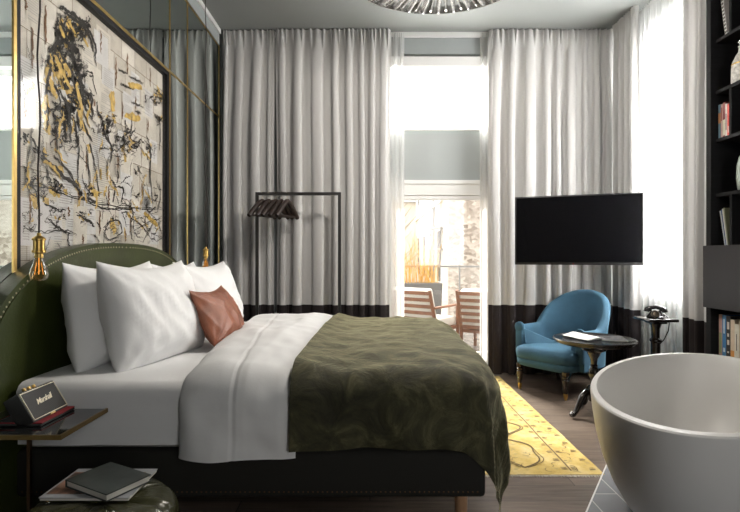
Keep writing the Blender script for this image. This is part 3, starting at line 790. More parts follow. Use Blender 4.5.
for pts, w in (([(60, 100), (120, 160), (190, 220), (240, 260), (262, 300), (320, 320)], .026), ([(150, 140), (200, 190), (235, 245)], .018), ([(245, 60), (250, 130), (242, 200), (248, 270)], .010),
               ([(290, 90), (306, 160), (318, 230), (326, 300)], .022), ([(275, 100), (284, 180), (292, 260)], .014), ([(160, 0), (165, 60), (162, 130)], .012), ([(190, 0), (196, 80)], .02),
               ([(212, 0), (216, 90)], .022), ([(232, 0), (240, 60), (244, 110)], .02), ([(265, 0), (282, 50), (300, 80)], .018), ([(345, 0), (352, 60), (378, 110), (370, 170)], .02), ([(365, 0), (358, 50), (372, 90)], .012),
               ([(60, 60), (90, 120), (130, 140)], .014), ([(28, 50), (45, 90)], .016), ([(120, 180), (128, 240)], .01), ([(400, 195), (404, 215), (398, 250)], .014), ([(372, 236), (388, 248), (392, 275), (384, 325)], .014),
               ([(392, 262), (424, 270), (416, 325)], .013), ([(424, 268), (432, 300)], .007), ([(395, 300), (405, 330)], .007), ([(20, 250), (120, 268), (250, 312), (400, 342), (580, 352)], .007), ([(250, 300), (340, 345), (460, 350)], .012),
               ([(515, 60), (530, 120), (528, 250)], .014), ([(535, 130), (528, 200), (540, 330)], .013), ([(568, 0), (570, 60), (566, 120)], .016), ([(565, 250), (570, 300), (560, 350)], .014), ([(480, 180), (490, 210)], .012),
               ([(125, 385), (170, 425), (215, 450)], .011), ([(240, 370), (290, 400), (310, 420)], .014), ([(345, 420), (400, 390), (418, 440), (370, 470), (345, 430)], .01), ([(450, 380), (500, 420), (540, 480)], .008),
               ([(470, 430), (540, 400), (500, 480)], .007), ([(30, 420), (100, 440), (180, 430), (240, 450)], .006), ([(560, 400), (575, 450)], .01), ([(110, 330), (180, 360)], .009), ([(320, 395), (335, 430)], .009)):
    ink(pts, w, B_)
clump(445, 85, 46, 44, .012, B_, 9); clump(355, 40, 24, 16, .012, B_, 4); clump(375, 105, 14, 8, .01, B_, 2); clump(530, 110, 18, 14, .011, B_, 3); clump(75, 260, 45, 24, .009, B_, 6); clump(35, 80, 18, 8, .011, B_, 1)
clump(170, 265, 40, 14, .009, B_, 5); clump(160, 355, 36, 12, .007, B_, 2); clump(270, 385, 30, 10, .008, B_, 2); clump(385, 410, 34, 12, .008, B_, 3); clump(490, 350, 60, 18, .008, B_, 3); clump(520, 430, 55, 20, .006, B_, 3)
clump(290, 280, 26, 12, .011, B_, 3); clump(200, 50, 50, 22, .010, B_, 4); clump(480, 195, 16, 8, .009, B_, 1); clump(60, 400, 40, 12, .006, B_, 1)
for (u, v0, v1, s2) in ((118, 20, 175, 0), (65, 110, 270, 0), (335, 120, 210, 0), (395, 225, 340, 0), (440, 210, 290, 0), (530, 265, 340, 0), (40, 0, 40, 0), (36, 350, 470, 0), (472, 380, 430, 0), (310, 390, 420, 0), (420, 400, 470, 0),
                        (208, 340, 380, 1), (330, 355, 455, 1), (366, 265, 345, 1), (498, 250, 340, 1), (55, 270, 410, 1), (402, 130, 200, 1), (247, 285, 320, 1), (160, 20, 130, 1), (432, 435, 480, 1), (521, 0, 50, 1), (264, 450, 490, 1), (278, 120, 200, 1), (452, 380, 440, 1)):
    ink([(u, v0), (u + 1, (v0 + v1) / 2), (u, v1)], .016, bool(s2), 'b', 1)
link('gold_paint', GLD, M['goldpaint'], art, smooth=False); link('grey_wash', GRY, M['greyink'], art, smooth=False)
link('ink_drawing', BLK, M['ink'], art, smooth=False); link('page_edges', BRN, M['brownpaint'], art, smooth=False)
b = nb(); box(b, (XL - .012, AY0 + .042, AZ0 + .042), (XL - .009, AY1 - .042, AZ1 - .042)); link('glass_pane', b, M['glass'], art, smooth=False)

# ------------------------------------------------------------------ pendant bulbs
def pendant(x, y, zb, label):
    p = thing('pendant_bulb', label, 'pendant lamp', (x, y, ZC), 0, 'bare bulb pendants at the bed')
    b = nb(); n = 26
    tube(b, [(x + .004 * sin(i * 1.3) * (0 if i in (0, n) else 1), y + .003 * sin(i * .9 + 1) * (0 if i in (0, n) else 1), ZC - .005 + (zb + .178 - ZC) * i / n) for i in range(n + 1)], .0032, 8); link('cord', b, M['cord'], p)
    b = nb(); lathe(b, [(0, 0), (.045, 0), (.045, -.012), (.03, -.022), (0, -.022)], (x, y, ZC), 20); link('ceiling_rose', b, M['brass'], p)
    b = nb(); lathe(b, [(0, .182), (.006, .182), (.008, .172), (.019, .165), (.0235, .160), (.0235, .155), (.0195, .153), (.0195, .118), (.0235, .116), (.0235, .108), (.018, .106), (.015, .104), (.015, .088), (0, .088)], (x, y, zb), 24)
    sk = link('socket', b, M['brass'], p)
    b = nb(); lathe(b, [(.013, .09), (.014, .082), (.020, .065), (.028, .042), (.0315, .026), (.029, .011), (.020, .003), (0.0001, 0)], (x, y, zb), 24); bl = link('bulb', b, M['amber'], p)
    b = nb()
    for k in range(6):
        a = k * pi / 3; r1, r2 = .009, .016
        tube(b, [(x + r1 * cos(a), y + r1 * sin(a), zb + .07), (x + r2 * cos(a), y + r2 * sin(a), zb + .025)], .0007, 6)
    tube(b, [(x, y, zb + .09), (x, y, zb + .06)], .0018, 6)
    link('filament', b, M['filament'], bl)
pendant(-1.25, 1.85, 1.105, 'bare amber bulb in brass socket hanging in front of the portrait artwork')
pendant(-1.30, 3.88, 1.09, 'bare amber bulb in brass socket hanging beside the far pillow, near the curtains')

# ------------------------------------------------------------------ bedside shelf, speaker
NX0, NX1, NY0, NY1, NZ = XL + .09, -1.045, 1.655, 1.945, .594
ns = thing('bedside_table', 'smoked glass bedside table with brass edge beside the bed', 'bedside table', ((NX0 + NX1) / 2, (NY0 + NY1) / 2, 0))
b = nb(); box(b, (NX0, NY0, NZ - .014), (NX1 - .004, NY1, NZ), .001); link('table_top', b, M['smoked'], ns, smooth=False)
b = nb()
box(b, (NX0, NY0 - .005, NZ - .014), (NX1 + .004, NY0 + .001, NZ + .002)); box(b, (NX1 - .004, NY0 + .001, NZ - .014), (NX1 + .004, NY1 + .002, NZ + .002)); link('brass_rim', b, M['brassdark'], ns, smooth=False)
for x, y in ((-1.262, NY0 + .16),):
    b = nb(); box(b, (x - .006, y - .006, .012), (x + .006, y + .006, NZ - .014)); link('leg', b, M['bronze'], ns, smooth=False)
b = nb(); box(b, (NX0 + .03, NY0 + .03, 0), (NX0 + .29, NY1 - .03, .012), .003); link('foot_plate', b, M['black'], ns, smooth=False)

sp = thing('speaker', 'black portable speaker with cream piping tilted on the bedside table', 'speaker', (-1.22, 1.84, NZ + .001))
SY0, SY1 = 1.735, 1.935
b = nb(); box(b, (-1.345, SY0, NZ + .001), (-1.165, SY1, NZ + .010), .003); fl = link('cover_flap', b, M['speaker'], sp, smooth=False)
b = nb(); box(b, (-1.34, SY0 + .003, NZ + .0105), (-1.164, SY1 - .003, NZ + .0145), .001); link('red_lining', b, M['red'], fl, smooth=False)['label'] = 'red velvet lining of the cover'
# body leans back about 31 degrees about its lower front edge
MT = Matrix.Translation((-1.19, SY0, NZ + .016)) @ Matrix.Rotation(-radians(31), 4, 'Y')
b = nb(); box(b, (-.062, 0, 0), (0, .20, .118), .005, MT); bd = link('body', b, M['speaker'], sp)
b = nb(); prism(b, [(-1.33, NZ + .0155), (-1.19, NZ + .0155), (-1.243, NZ + .049)], 'y', SY0 + .004, SY1 - .004); link('stand_flap', b, M['speaker'], sp, smooth=False)
b = nb(); box(b, (-.001, .009, .009), (.0015, .191, .109), 0, MT); link('grille', b, M['grille'], bd, smooth=False)
b = nb()
for lo, hi in (((0, .006, .006), (.003, .194, .0085)), ((0, .006, .1095), (.003, .194, .112)), ((0, .006, .0085), (.003, .0085, .1095)), ((0, .1915, .0085), (.003, .194, .1095))): box(b, lo, hi, 0, MT)
link('piping', b, M['cream'], bd, smooth=False)
for k in range(3):
    b = nb(); lathe(b, [(0, 0), (.0065, 0), (.006, .012), (0, .012)], (-.012, .055 + .026 * k, .118), 14); b.transform(MT); link('knob', b, M['gold'], bd)
def text_mesh(body, size, shear, m, mtx, name, parent, extrude=.0006):
    cu = bpy.data.curves.new('txt', 'FONT'); cu.body = body; cu.size = size; cu.shear = shear; cu.extrude = extrude; cu.align_x = 'CENTER'; cu.align_y = 'CENTER'; cu.offset = size * .012; cu.space_character = .86
    to = bpy.data.objects.new('txt', cu); COL.objects.link(to); bpy.context.view_layer.update()
    me = bpy.data.meshes.new_from_object(to.evaluated_get(bpy.context.evaluated_depsgraph_get()))
    COL.objects.unlink(to); bpy.data.objects.remove(to)
    b = nb(); b.from_mesh(me); b.transform(mtx); bpy.data.meshes.remove(me)
    return link(name, b, m, parent, smooth=False)
# text plane: local x -> +Y, local y -> up on the face
TM = MT @ Matrix.Translation((.0022, .10, .064)) @ Matrix(((0, 0, 1, 0), (1, 0, 0, 0), (0, 1, 0, 0), (0, 0, 0, 1))) @ Matrix.Rotation(.06, 4, 'Z')
text_mesh('Marshall', .030, .38, M['cream'], TM, 'lettering', bd)
b = nb(); box(b, (.0, .09, -.001), (.004, .115, .005), 0, MT); link('strap_plate', b, M['gold'], bd, smooth=False)

# ------------------------------------------------------------------ tufted stool with magazine and book
SX, SY, SZ, SR = -.832, 1.505, .452, .232
stl = thing('stool', 'round tufted dark green leather stool in front of the bedside table', 'stool', (SX, SY, 0))
b = nb(); n = 96; R_ = [0, .06, .12, .17, .205, .225, .232, .235, .232, .215]
prof = [(0, 0), (.05, 0), (.10, -.002), (.145, -.004), (.18, -.010), (.205, -.022), (.222, -.042), (.230, -.07), (.226, -.10), (.215, -.125)]
rings = []
for r, z in prof:
    ring = []
    for k in range(n if r > 0 else 1):
        a = 2 * pi * k / n
        f_ = abs(cos(4 * a)) ** .35; amp_ = min(1, r / .12)
        cr = 1 - f_; cr = math.exp(-((((a / (pi / 4)) + .5) % 1 - .5) / .07) ** 2) * amp_
        tb = .016 * math.exp(-((r - .12) / .02) ** 2) * math.exp(-((((a / (pi / 4)) + .5) % 1 - .5) / .10) ** 2)
        cb_ = .012 * math.exp(-(r / .02) ** 2)
        outw = r * (1 - .05 * cr * (1 if z < -.015 else 0))
        ring.append(b.verts.new((SX + outw * cos(a), SY + outw * sin(a), SZ + z - .010 * cr - tb - cb_ + .003 * nz((r * cos(a) * 30, r * sin(a) * 30, 2)))))
    rings.append(ring)
for i in range(len(rings) - 1):
    A_, B2 = rings[i], rings[i + 1]
    for k in range(n):
        k2 = (k + 1) % n
        if len(A_) == 1: b.faces.new((A_[0], B2[k], B2[k2]))
        else: b.faces.new((A_[k], B2[k], B2[k2], A_[k2]))
link('cushion_top', b, M['stool'], stl, angle=80)
b = nb(); lathe(b, [(0, .05), (.17, .05), (.185, .06), (.195, .18), (.212, SZ - .125), (.218, SZ - .12), (.216, SZ - .105), (0, SZ - .105)], (SX, SY, 0), 48); link('stool_body', b, M['stool'], stl)
b = nb()
for k in range(8):
    a = 2 * pi * k / 8
    tube(b, [(SX + (.193 + .02 * t) * cos(a), SY + (.193 + .02 * t) * sin(a), .09 + t * (SZ - .215)) for t in (0, .5, 1)], .005, 6)
link('piping', b, M['stool'], stl)
for k in range(4):
    a = pi / 4 + k * pi / 2; b = nb(); lathe(b, [(0, 0), (.016, 0), (.022, .052), (0, .052)], (SX + .14 * cos(a), SY + .14 * sin(a), 0), 14); link('leg', b, M['darkwood'], stl)

mg = thing('magazine', 'glossy magazine with pale cover under the dark book on the green stool', 'magazine', (-.875, 1.60, SZ + .003))
b = nb(); box(b, (-1.005, 1.49, SZ + .003), (-.735, 1.69, SZ + .0115), .0015); link('page_block', b, M['pages'], mg, smooth=False)
b = nb(); box(b, (-1.007, 1.488, SZ + .0115), (-.733, 1.692, SZ + .0135)); link('cover', b, M['magazine'], mg, smooth=False)
b = nb(); box(b, (-1.0, 1.512, SZ + .0135), (-.76, 1.665, SZ + .0140)); link('cover_picture', b, M['magpic'], mg, smooth=False)
bk = thing('book', 'dark green cloth covered book lying on the magazine on the stool', 'book', (-.84, 1.575, SZ + .0145), radians(-28))
def lb(lo, hi, bev=0.0):
    b = nb(); box(b, lo, hi, bev); return b
link('page_block', lb((-.10, -.073, .003), (.10, .073, .020)), M['pages'], bk, smooth=False, world=False)
b = nb(); box(b, (-.104, -.077, 0), (.104, .077, .003), .001); box(b, (-.104, -.077, .020), (.104, .077, .0235), .001); box(b, (-.104, -.077, .0), (-.1, .077, .0235)); link('cover', b, M['bookdark'], bk, smooth=False, world=False)

# ------------------------------------------------------------------ clothes rack and hangers
RX0, RX1, RY, RZ = -1.055, -.285, 4.58, 1.795
rk = thing('clothes_rack', 'slim black metal clothes rack standing before the grey curtain', 'clothes rack', ((RX0 + RX1) / 2, RY, 0))
for x in (RX0, RX1):
    b = nb(); box(b, (x - .014, RY - .014, .02), (x + .014, RY + .014, RZ)); link('post', b, M['black'], rk, smooth=False)
    b = nb(); box(b, (x - .014, RY - .22, 0), (x + .014, RY + .22, .022)); link('foot_bar', b, M['black'], rk, smooth=False)
b = nb(); box(b, (RX0 + .014, RY - .014, RZ - .028), (RX1 - .014, RY + .014, RZ)); link('hanging_rail', b, M['black'], rk, smooth=False)
b = nb(); box(b, (RX0 + .014, RY - .012, .10), (RX1 - .014, RY + .012, .124)); link('lower_rail', b, M['black'], rk, smooth=False)
hpos = [(-1.005, 62), (-.945, 67), (-.880, 61), (-.828, 66), (-.772, 68)]
hl = ['dark wooden hanger next to the left post of the rack, first of five', 'second dark wooden hanger from the left post of the clothes rack', 'middle one of the five dark wooden hangers on the rack',
      'fourth dark wooden hanger from the left post of the clothes rack', 'dark wooden hanger farthest from the left post, its shoulder turned outward']
def make_hanger():
    t = thing('hanger', 'x', 'clothes hanger', (0, 0, 0), 0, 'wooden hangers on the clothes rack')
    b = nb()
    P = [(-.185, 0, -.225), (-.15, 0, -.195), (-.08, 0, -.125), (-.03, 0, -.088), (0, 0, -.078), (.03, 0, -.088), (.08, 0, -.125), (.15, 0, -.195), (.185, 0, -.225)]
    tube(b, P, [.019, .025, .024, .023, .024, .023, .024, .025, .019], 10); link('shoulders', b, M['hanger'], t, world=False)
    b = nb(); tube(b, [(-.172, 0, -.215), (0, 0, -.218), (.172, 0, -.215)], .009, 8); link('trouser_bar', b, M['hanger'], t, world=False)
    b = nb(); tube(b, [(0, 0, -.075), (0, 0, -.035)] + [(.021 * sin(a) , 0, -.0095 - .021 * cos(a)) for a in [radians(d_) for d_ in range(20, 250, 22)]], .0028, 8); link('hook', b, M['brasspale'], t, world=False)
    return t
h0 = make_hanger()
for i, (x, an) in enumerate(hpos):
    if i == 0: hh = h0
    else:
        hh = h0.copy(); COL.objects.link(hh)
        for ch in h0.children:
            c2 = ch.copy(); COL.objects.link(c2); c2.parent = hh
    hh.location = (x, RY, RZ - .005); hh.rotation_euler = (0, 0, radians(an)); hh['label'] = hl[i]

# ------------------------------------------------------------------ television
tv = thing('television', 'large black flat television mounted before the grey curtain above the armchair', 'television', (1.84, 4.36, 1.12), atan2(4.17 - 4.537, 2.332 - 1.343))
Wt, Ht = 1.055, .625
b = nb(); box(b, (-Wt / 2, -.008, 0), (Wt / 2, .028, Ht), .004); link('casing', b, M['plastic'], tv, world=False)
b = nb(); box(b, (-Wt / 2 + .012, -.0095, .022), (Wt / 2 - .012, -.0075, Ht - .012)); link('screen', b, M['screen'], tv, smooth=False, world=False)
b = nb(); box(b, (-.32, .028, .08), (.32, .065, .45), .012); link('rear_housing', b, M['plastic'], tv, world=False)
b = nb(); lathe(b, [(0, 0), (.006, 0), (.006, .0015), (0, .0015)], (0, 0, 0), 14); b.transform(Matrix.Translation((-.03, -.008, .011)) @ Matrix.Rotation(pi / 2, 4, 'X')); link('logo', b, M['red'], tv, world=False)
b = nb(); box(b, (-.10, .065, .20), (.10, .08, .42)); tube(b, [(0, .075, .3), (.20, .16, .3), (.42, .27, .3)], .02, 10); tube(b, [(0, .075, .34), (.20, .16, .34), (.42, .27, .34)], .02, 10); link('wall_arm', b, M['plastic'], tv, world=False)
b = nb(); tube(b, [(-.03, .05, .10), (-.03, .16, .0), (-.028, .36, -.06), (-.032, .46, -.12), (-.03, .48, -.30), (-.03, .48, -1.08)], .004, 8); link('cable', b, M['white'], tv, world=False)['label'] = 'white cable hanging from the television'

# ------------------------------------------------------------------ blue armchair
AF = V((-.80, -.60)); ac = V((1.73, 4.43))
rz = atan2(AF.y, AF.x) + pi / 2      # local -Y is the front
ch = thing('armchair', 'blue velvet tub armchair with turned wooden legs beside the round table', 'armchair', (ac.x, ac.y, 0), rz)
# local: front at -Y. seat block
def superr(a, p): c, s = cos(a), sin(a); return (abs(c) ** (2 / p) * (1 if c >= 0 else -1), abs(s) ** (2 / p) * (1 if s >= 0 else -1))
b = nb()
def seat_ring(z, sx, sy, cy, p=4.2, n=56, dome=0):
    out = []
    for k in range(n):
        x, y = superr(2 * pi * k / n, p); 
        xx = x * sx * (1.0 - .08 * max(0, y)); out.append(b.verts.new((xx, cy + y * sy, z)))
    return out
rs = [seat_ring(.225, .27, .285, -.05), seat_ring(.232, .288, .30, -.05), seat_ring(.285, .294, .306, -.05), seat_ring(.291, .289, .30, -.05), seat_ring(.297, .296, .308, -.05), seat_ring(.345, .302, .316, -.05), seat_ring(.375, .292, .305, -.05), seat_ring(.392, .255, .268, -.05), seat_ring(.402, .16, .17, -.05)]
for A_, B2 in zip(rs, rs[1:]):
    for k in range(56): b.faces.new((A_[k], A_[(k + 1) % 56], B2[(k + 1) % 56], B2[k]))
b.faces.new(rs[0][::-1]); b.faces.new(rs[-1])
link('seat', b, M['velvetblue'], ch, world=False, angle=70)
# back shell: U plan
b = nb()
NU = 64
def upath(t, off):
    # t in [-1,1]: left arm front -> back -> right arm front ; off outward offset
    L1 = .30; R1 = .285; arc = pi * R1; tot = 2 * L1 + arc; s = (t + 1) / 2 * tot
    if s < L1: x, y, nx_, ny_ = -R1, -.20 + s, -1, 0
    elif s < L1 + arc:
        a = pi - (s - L1) / R1; x, y, nx_, ny_ = R1 * cos(a), .10 + R1 * sin(a) * .86, cos(a), sin(a)
    else: x, y, nx_, ny_ = R1, .10 - (s - L1 - arc), 1, 0
    return x + nx_ * off, y + ny_ * off
def uh(t):
    q = max(0.0, 1 - (abs(t) / .62) ** 2.0)
    return .565 + .315 * q ** 1.25
sec = 12
ringsU = []
for i in range(NU + 1):
    t = -1 + 2 * i / NU; h = uh(t); th_ = .036 + .010 * max(0, (abs(t) - .7) / .3); rake = .10 * max(0, (h - .56)) / .3
    endr = 1.0
    pts2 = [(-th_, .235), (-th_ - .004, .40)] + [(-th_ * .95 + .0, h - .045)] + [(-th_ * cos(a), h - .036 + .036 * sin(a)) for a in [pi * k / 6 for k in range(1, 6)]] + [(th_, h - .05), (th_ + .004, .40), (th_, .235)]
    ring = []
    for off, z in pts2:
        zz = (z - .40) / .5; x, y = upath(t, off + .10 * max(0, zz) * (.35 + .65 * (h - .56) / .3 if h > .56 else .35))
        ring.append(b.verts.new((x, y, z)))
    ringsU.append(ring)
for A_, B2 in zip(ringsU, ringsU[1:]):
    for k in range(len(A_) - 1): b.faces.new((A_[k], B2[k], B2[k + 1], A_[k + 1]))
    b.faces.new((A_[-1], B2[-1], B2[0], A_[0]))
b.faces.new(ringsU[0]); b.faces.new(ringsU[-1][::-1])
link('backrest', b, M['velvetblue'], ch, world=False, angle=70)
b = nb()
for sgn in (-1, 1):
    x, y = upath(sgn * 1.0, .012)
    lathe(b, [(0, -.035), (.036, -.035), (.046, -.02), (.048, 0), (.046, .02), (.036, .035), (0, .035)], (0, 0, 0), 20)
    b.verts.ensure_lookup_table(); vs = list(b.verts)[-102:]
    for v in vs: v.co = V((x + v.co.x * 1.0, y - .004 + v.co.z * .6, .545 + v.co.y))
    box(b, (x - .036, y - .022, .30), (x + .036, y + .02, .545), .012)
link('arm_front', b, M['velvetblue'], ch, world=False, angle=60)
legp = [(0, .02), (.012, .02), (.016, .035), (.012, .05), (.020, .075), (.026, .13), (.030, .165), (.020, .175), (.028, .182), (.028, .190), (.020, .197), (.030, .207), (.030, .235), (0, .235)]
for x in (-.225, .225):
    b = nb(); lathe(b, legp, (x, -.30, 0), 20); lg = link('leg', b, M['darkwood'], ch, world=False)
    b = nb(); lathe(b, [(0, .018), (.015, .018), (.018, .035), (.018, .055), (0, .055)], (x, -.30, 0), 16); lathe(b, [(0, 0), (.010, 0), (.013, .01), (.010, .02), (0, .02)], (x, -.30, 0), 14); link('caster', b, M['brass'], lg, world=False)
for x in (-.2, .2):
    b = nb(); tube(b, [(x, .20, .24), (x * 1.02, .25, .10), (x * 1.05, .30, 0)], [.022, .019, .015], 10); link('leg', b, M['darkwood'], ch, world=False)

# ------------------------------------------------------------------ round side table
TX, TY, TZ = 1.70, 3.72, .577
tb = thing('side_table', 'round black lacquered pedestal table between the armchair and bathtub', 'side table', (TX, TY, 0))
b = nb(); lathe(b, [(0, -.042), (.26, -.042), (.275, -.036), (.287, -.032), (.29, -.020), (.305, -.014), (.308, -.004), (.304, .0), (.285, .001), (.280, -.001), (0, -.001)], (TX, TY, TZ), 64, .96, .96); link('table_top', b, M['blackwood'], tb)
b = nb(); lathe(b, [(0, .10), (.035, .10), (.045, .12), (.045, .17), (.030, .185), (.036, .20), (.022, .215), (.020, .25), (.030, .27), (.040, .30), (.036, .335), (.022, .36), (.030, .37), (.022, .38), (.026, .42), (.045, .455), (.05, .47), (.09, .49), (.09, TZ - .042), (0, TZ - .042)], (TX, TY, 0), 28); link('column', b, M['blackwood'], tb)
for k in range(3):
    a = atan2(-.12, -.26) + k * 2 * pi / 3; b = nb()
    pr = [(.03, .165), (.08, .175), (.125, .145), (.155, .09), (.185, .045), (.208, .025), (.225, .028), (.238, .022)]
    tube(b, [(TX + r * cos(a), TY + r * sin(a), z) for r, z in pr], [.022, .026, .025, .021, .018, .018, .022, .016], 12); link('leg', b, M['blackwood'], tb)
pp = thing('newspaper', 'folded white paper lying open on the round black table', 'newspaper', (TX - .06, TY + .02, TZ + .002), .35)
b = nb()
def nw(u, v):
    x = -.10 + .20 * u; y = -.13 + .26 * v
    return (x, y, .004 + .022 * sin(pi * u) ** 2 * (.6 + .4 * v) + .004 * nz((x * 20, y * 15, 1)))
grid(b, nw, 20, 20); link('sheet', b, M['newspaper'], pp, world=False)
b = nb(); box(b, (-.095, -.125, 0), (.095, .125, .003)); link('lower_sheet', b, M['newspaper'], pp, world=False, smooth=False)
mz = thing('magazine', 'dark magazine lying flat beside the white paper on the round table', 'magazine', (TX + .115, TY - .045, TZ + .002), -.25)
link('page_block', lb((-.085, -.11, 0), (.085, .11, .005)), M['pages'], mz, smooth=False, world=False); link('cover', lb((-.086, -.111, .005), (.086, .111, .006)), M['cabinet'], mz, smooth=False, world=False)

# ------------------------------------------------------------------ pedestal and telephone
PX, PY, PZ = 2.25, 3.86, .715
pd = thing('plant_stand', 'slender black pedestal stand before the sheer curtain holding the telephone', 'pedestal', (PX, PY, 0))
b = nb(); box(b, (PX - .115, PY - .115, PZ - .024), (PX + .115, PY + .115, PZ), .006); box(b, (PX - .06, PY - .06, PZ - .045), (PX + .06, PY + .06, PZ - .024), .008); link('top_plate', b, M['blackwood'], pd)
b = nb(); lathe(b, [(0, .05), (.05, .05), (.05, .08), (.038, .10), (.036, .3), (.044, .31), (.044, .325), (.035, .335), (.034, .52), (.043, .53), (.043, .545), (.030, .555), (.032, .63), (.045, PZ - .045), (0, PZ - .045)], (PX, PY, 0), 24); link('column', b, M['blackwood'], pd)
b = nb(); box(b, (PX - .13, PY - .13, 0), (PX + .13, PY + .13, .05), .012); link('plinth', b, M['blackwood'], pd)
ph = thing('telephone', 'old black rotary telephone standing on the slender pedestal', 'telephone', (PX, PY, PZ + .001), radians(-35)); ph.scale = (.72, .72, .84)
b = nb()
secs = [(.0, .085, .075), (.012, .088, .078), (.03, .07, .062), (.055, .05, .045), (.062, .042, .035)]
rr_ = []
for z, sx, sy in secs:
    rr_.append([b.verts.new((superr(2 * pi * k / 32, 3.5)[0] * sx, superr(2 * pi * k / 32, 3.5)[1] * sy + (.012 if z > .02 else 0), z)) for k in range(32)])
for A_, B2 in zip(rr_, rr_[1:]):
    for k in range(32): b.faces.new((A_[k], A_[(k + 1) % 32], B2[(k + 1) % 32], B2[k]))
b.faces.new(rr_[0][::-1]); b.faces.new(rr_[-1])
link('body', b, M['phone'], ph, world=False)
b = nb(); lathe(b, [(0, 0), (.040, 0), (.040, .005), (.034, .009), (0, .009)], (0, 0, 0), 28); b.transform(Matrix.Translation((0, -.052, .034)) @ Matrix.Rotation(radians(58), 4, 'X')); dl_ = link('dial', b, M['dial'], ph, world=False)
b = nb()
for k in range(10):
    a = k * 2 * pi / 12; lathe(b, [(0, 0), (.0055, 0), (.0055, .0012), (0, .0012)], (.026 * cos(a), .026 * sin(a), .0092), 10)
b.transform(Matrix.Translation((0, -.052, .034)) @ Matrix.Rotation(radians(58), 4, 'X')); link('finger_holes', b, M['phone'], dl_, world=False)
b = nb()
for x in (-.045, .045): box(b, (x - .010, -.022, .055), (x + .010, .034, .078), .004)
link('cradle', b, M['phone'], ph, world=False)
b = nb(); tube(b, [(-.085, .006, .052), (-.083, .006, .068), (-.055, .006, .088), (0, .006, .096), (.055, .006, .088), (.083, .006, .068), (.085, .006, .052)], [.034, .030, .020, .018, .020, .030, .034], 14); link('handset', b, M['phone'], ph, world=False)
b = nb(); tube(b, [(.07, .05, .03), (.10, .04, .012), (.118, .02, .0), (.128, 0, -.05), (.118, 0, -.12), (.08, -.01, -.20), (.04, -.01, -.245), (.0, -.032, -.25), (-.03, -.02, -.24)], .006, 8); link('cord', b, M['phone'], ph, world=False)

# ------------------------------------------------------------------ bathtub
tubO = thing('bathtub', 'large oval freestanding white stone bathtub standing on grey tiles', 'bathtub', (1.565, 2.334, .006))
ROT = atan2(.774, .634); TA, TB, TH = .85, .4296, .60
b = nb()
outer = [(.0, .0), (.40, .0), (.50, .012), (.62, .06), (.735, .13), (.83, .22), (.905, .32), (.955, .42), (.985, .51), (1.0, TH - .018), (1.0, TH - .006), (.992, TH)]
inner = [(.945, TH), (.938, TH - .008), (.93, TH - .05), (.90, .40), (.84, .28), (.74, .17), (.60, .10), (.40, .075), (0, .07)]
lathe(b, [(r, z - .006) if z > 0 else (r, 0) for r, z in outer + inner], (1.565, 2.334, .006), 96, TA, TB, ROT)
# the lathe scales rim width with the axis; keep the rim an even width by easing the inner wall on the short axis
link('basin', b, M['tub'], tubO, angle=35)
b = nb(); lathe(b, [(0, 0), (.03, 0), (.03, .004), (.012, .006), (0, .006)], (1.565, 2.334, .0705), 20); link('drain_plug', b, M['chrome'], tubO)

# ------------------------------------------------------------------ rug
rg = thing('rug', 'faded yellow patterned runner rug beside the foot of the bed', 'rug', (.87, 3.77, 0))
RGX0, RGX1, RGY0, RGY1 = .46, 1.28, 2.675, 4.86
b = nb()
grid(b, lambda u, v: (RGX0 + (RGX1 - RGX0) * u + .004 * nz((u, v * 9, 2)), RGY0 + (RGY1 - RGY0) * v, .008 + .0015 * nz((u * 4, v * 10, 1))), 16, 40)
r_ = bmesh.ops.extrude_face_region(b, geom=list(b.faces)); 
for v in [q for q in r_['geom'] if isinstance(q, bmesh.types.BMVert)]: v.co.z = .0005
link('pile', b, M['rug'], rg)
b = nb()
def strip(pts, w, z=.0112):
    pr = None
    for i, p in enumerate(pts):
        p = V(p); tg = (V(pts[min(i + 1, len(pts) - 1)]) - V(pts[max(i - 1, 0)])).normalized(); nn = V((-tg.y, tg.x)) * w / 2
        a_ = b.verts.new((p.x + nn.x, p.y + nn.y, z)); c_ = b.verts.new((p.x - nn.x, p.y - nn.y, z))
        if pr: b.faces.new((pr[0], a_, c_, pr[1]))
        pr = (a_, c_)
rr = random.Random(4)
for xo in (.165, RGX1 - RGX0 - .165):
    strip([(RGX0 + xo + .002 * sin(i), RGY0 + .04 + i * .1) for i in range(21)], .009)
    i = 0
    y = RGY0 + .06
    while y < RGY1 - .06:
        for s_ in (-1, 1):
            x0 = RGX0 + xo + s_ * .012
            for q in range(3):
                if rr.random() < .8: strip([(x0, y + q * .011), (x0 + s_ * rr.uniform(.02, .035), y + q * .011 + .002)], .007)
        y += .115
for xo in (.04, RGX1 - RGX0 - .04):
    y = RGY0 + .05
    while y < RGY1 - .05:
        x0 = RGX0 + xo
        strip([(x0 - .018, y), (x0 + .018, y + .008)], .010); strip([(x0 - .014, y + .02), (x0 + .014, y + .024)], .005)
        y += .13
cxr = (RGX0 + RGX1) / 2
def wig(amp_, w, ph, k): strip([(cxr + amp_ * sin(k * t + ph) + .025 * sin(3.1 * k * t), RGY0 + .08 + t) for t in [i * .02 for i in range(101)]], w)
wig(.15, .009, 0, 7.0); wig(.165, .005, .12, 7.0); wig(.15, .009, pi, 7.0); wig(.165, .005, pi + .12, 7.0)
for k in range(120):
    x, y = rr.uniform(RGX0 + .05, RGX1 - .05), rr.uniform(RGY0 + .05, RGY1 - .05); a = rr.uniform(0, 6.28); r0 = rr.uniform(.012, .03)
    strip([(x + r0 * cos(a + t), y + r0 * sin(a + t)) for t in (0, .6, 1.2, 1.8, 2.4)], .004)
link('woven_pattern', b, M['rugline'], rg, smooth=False)
b = nb()
b2_ = nb()
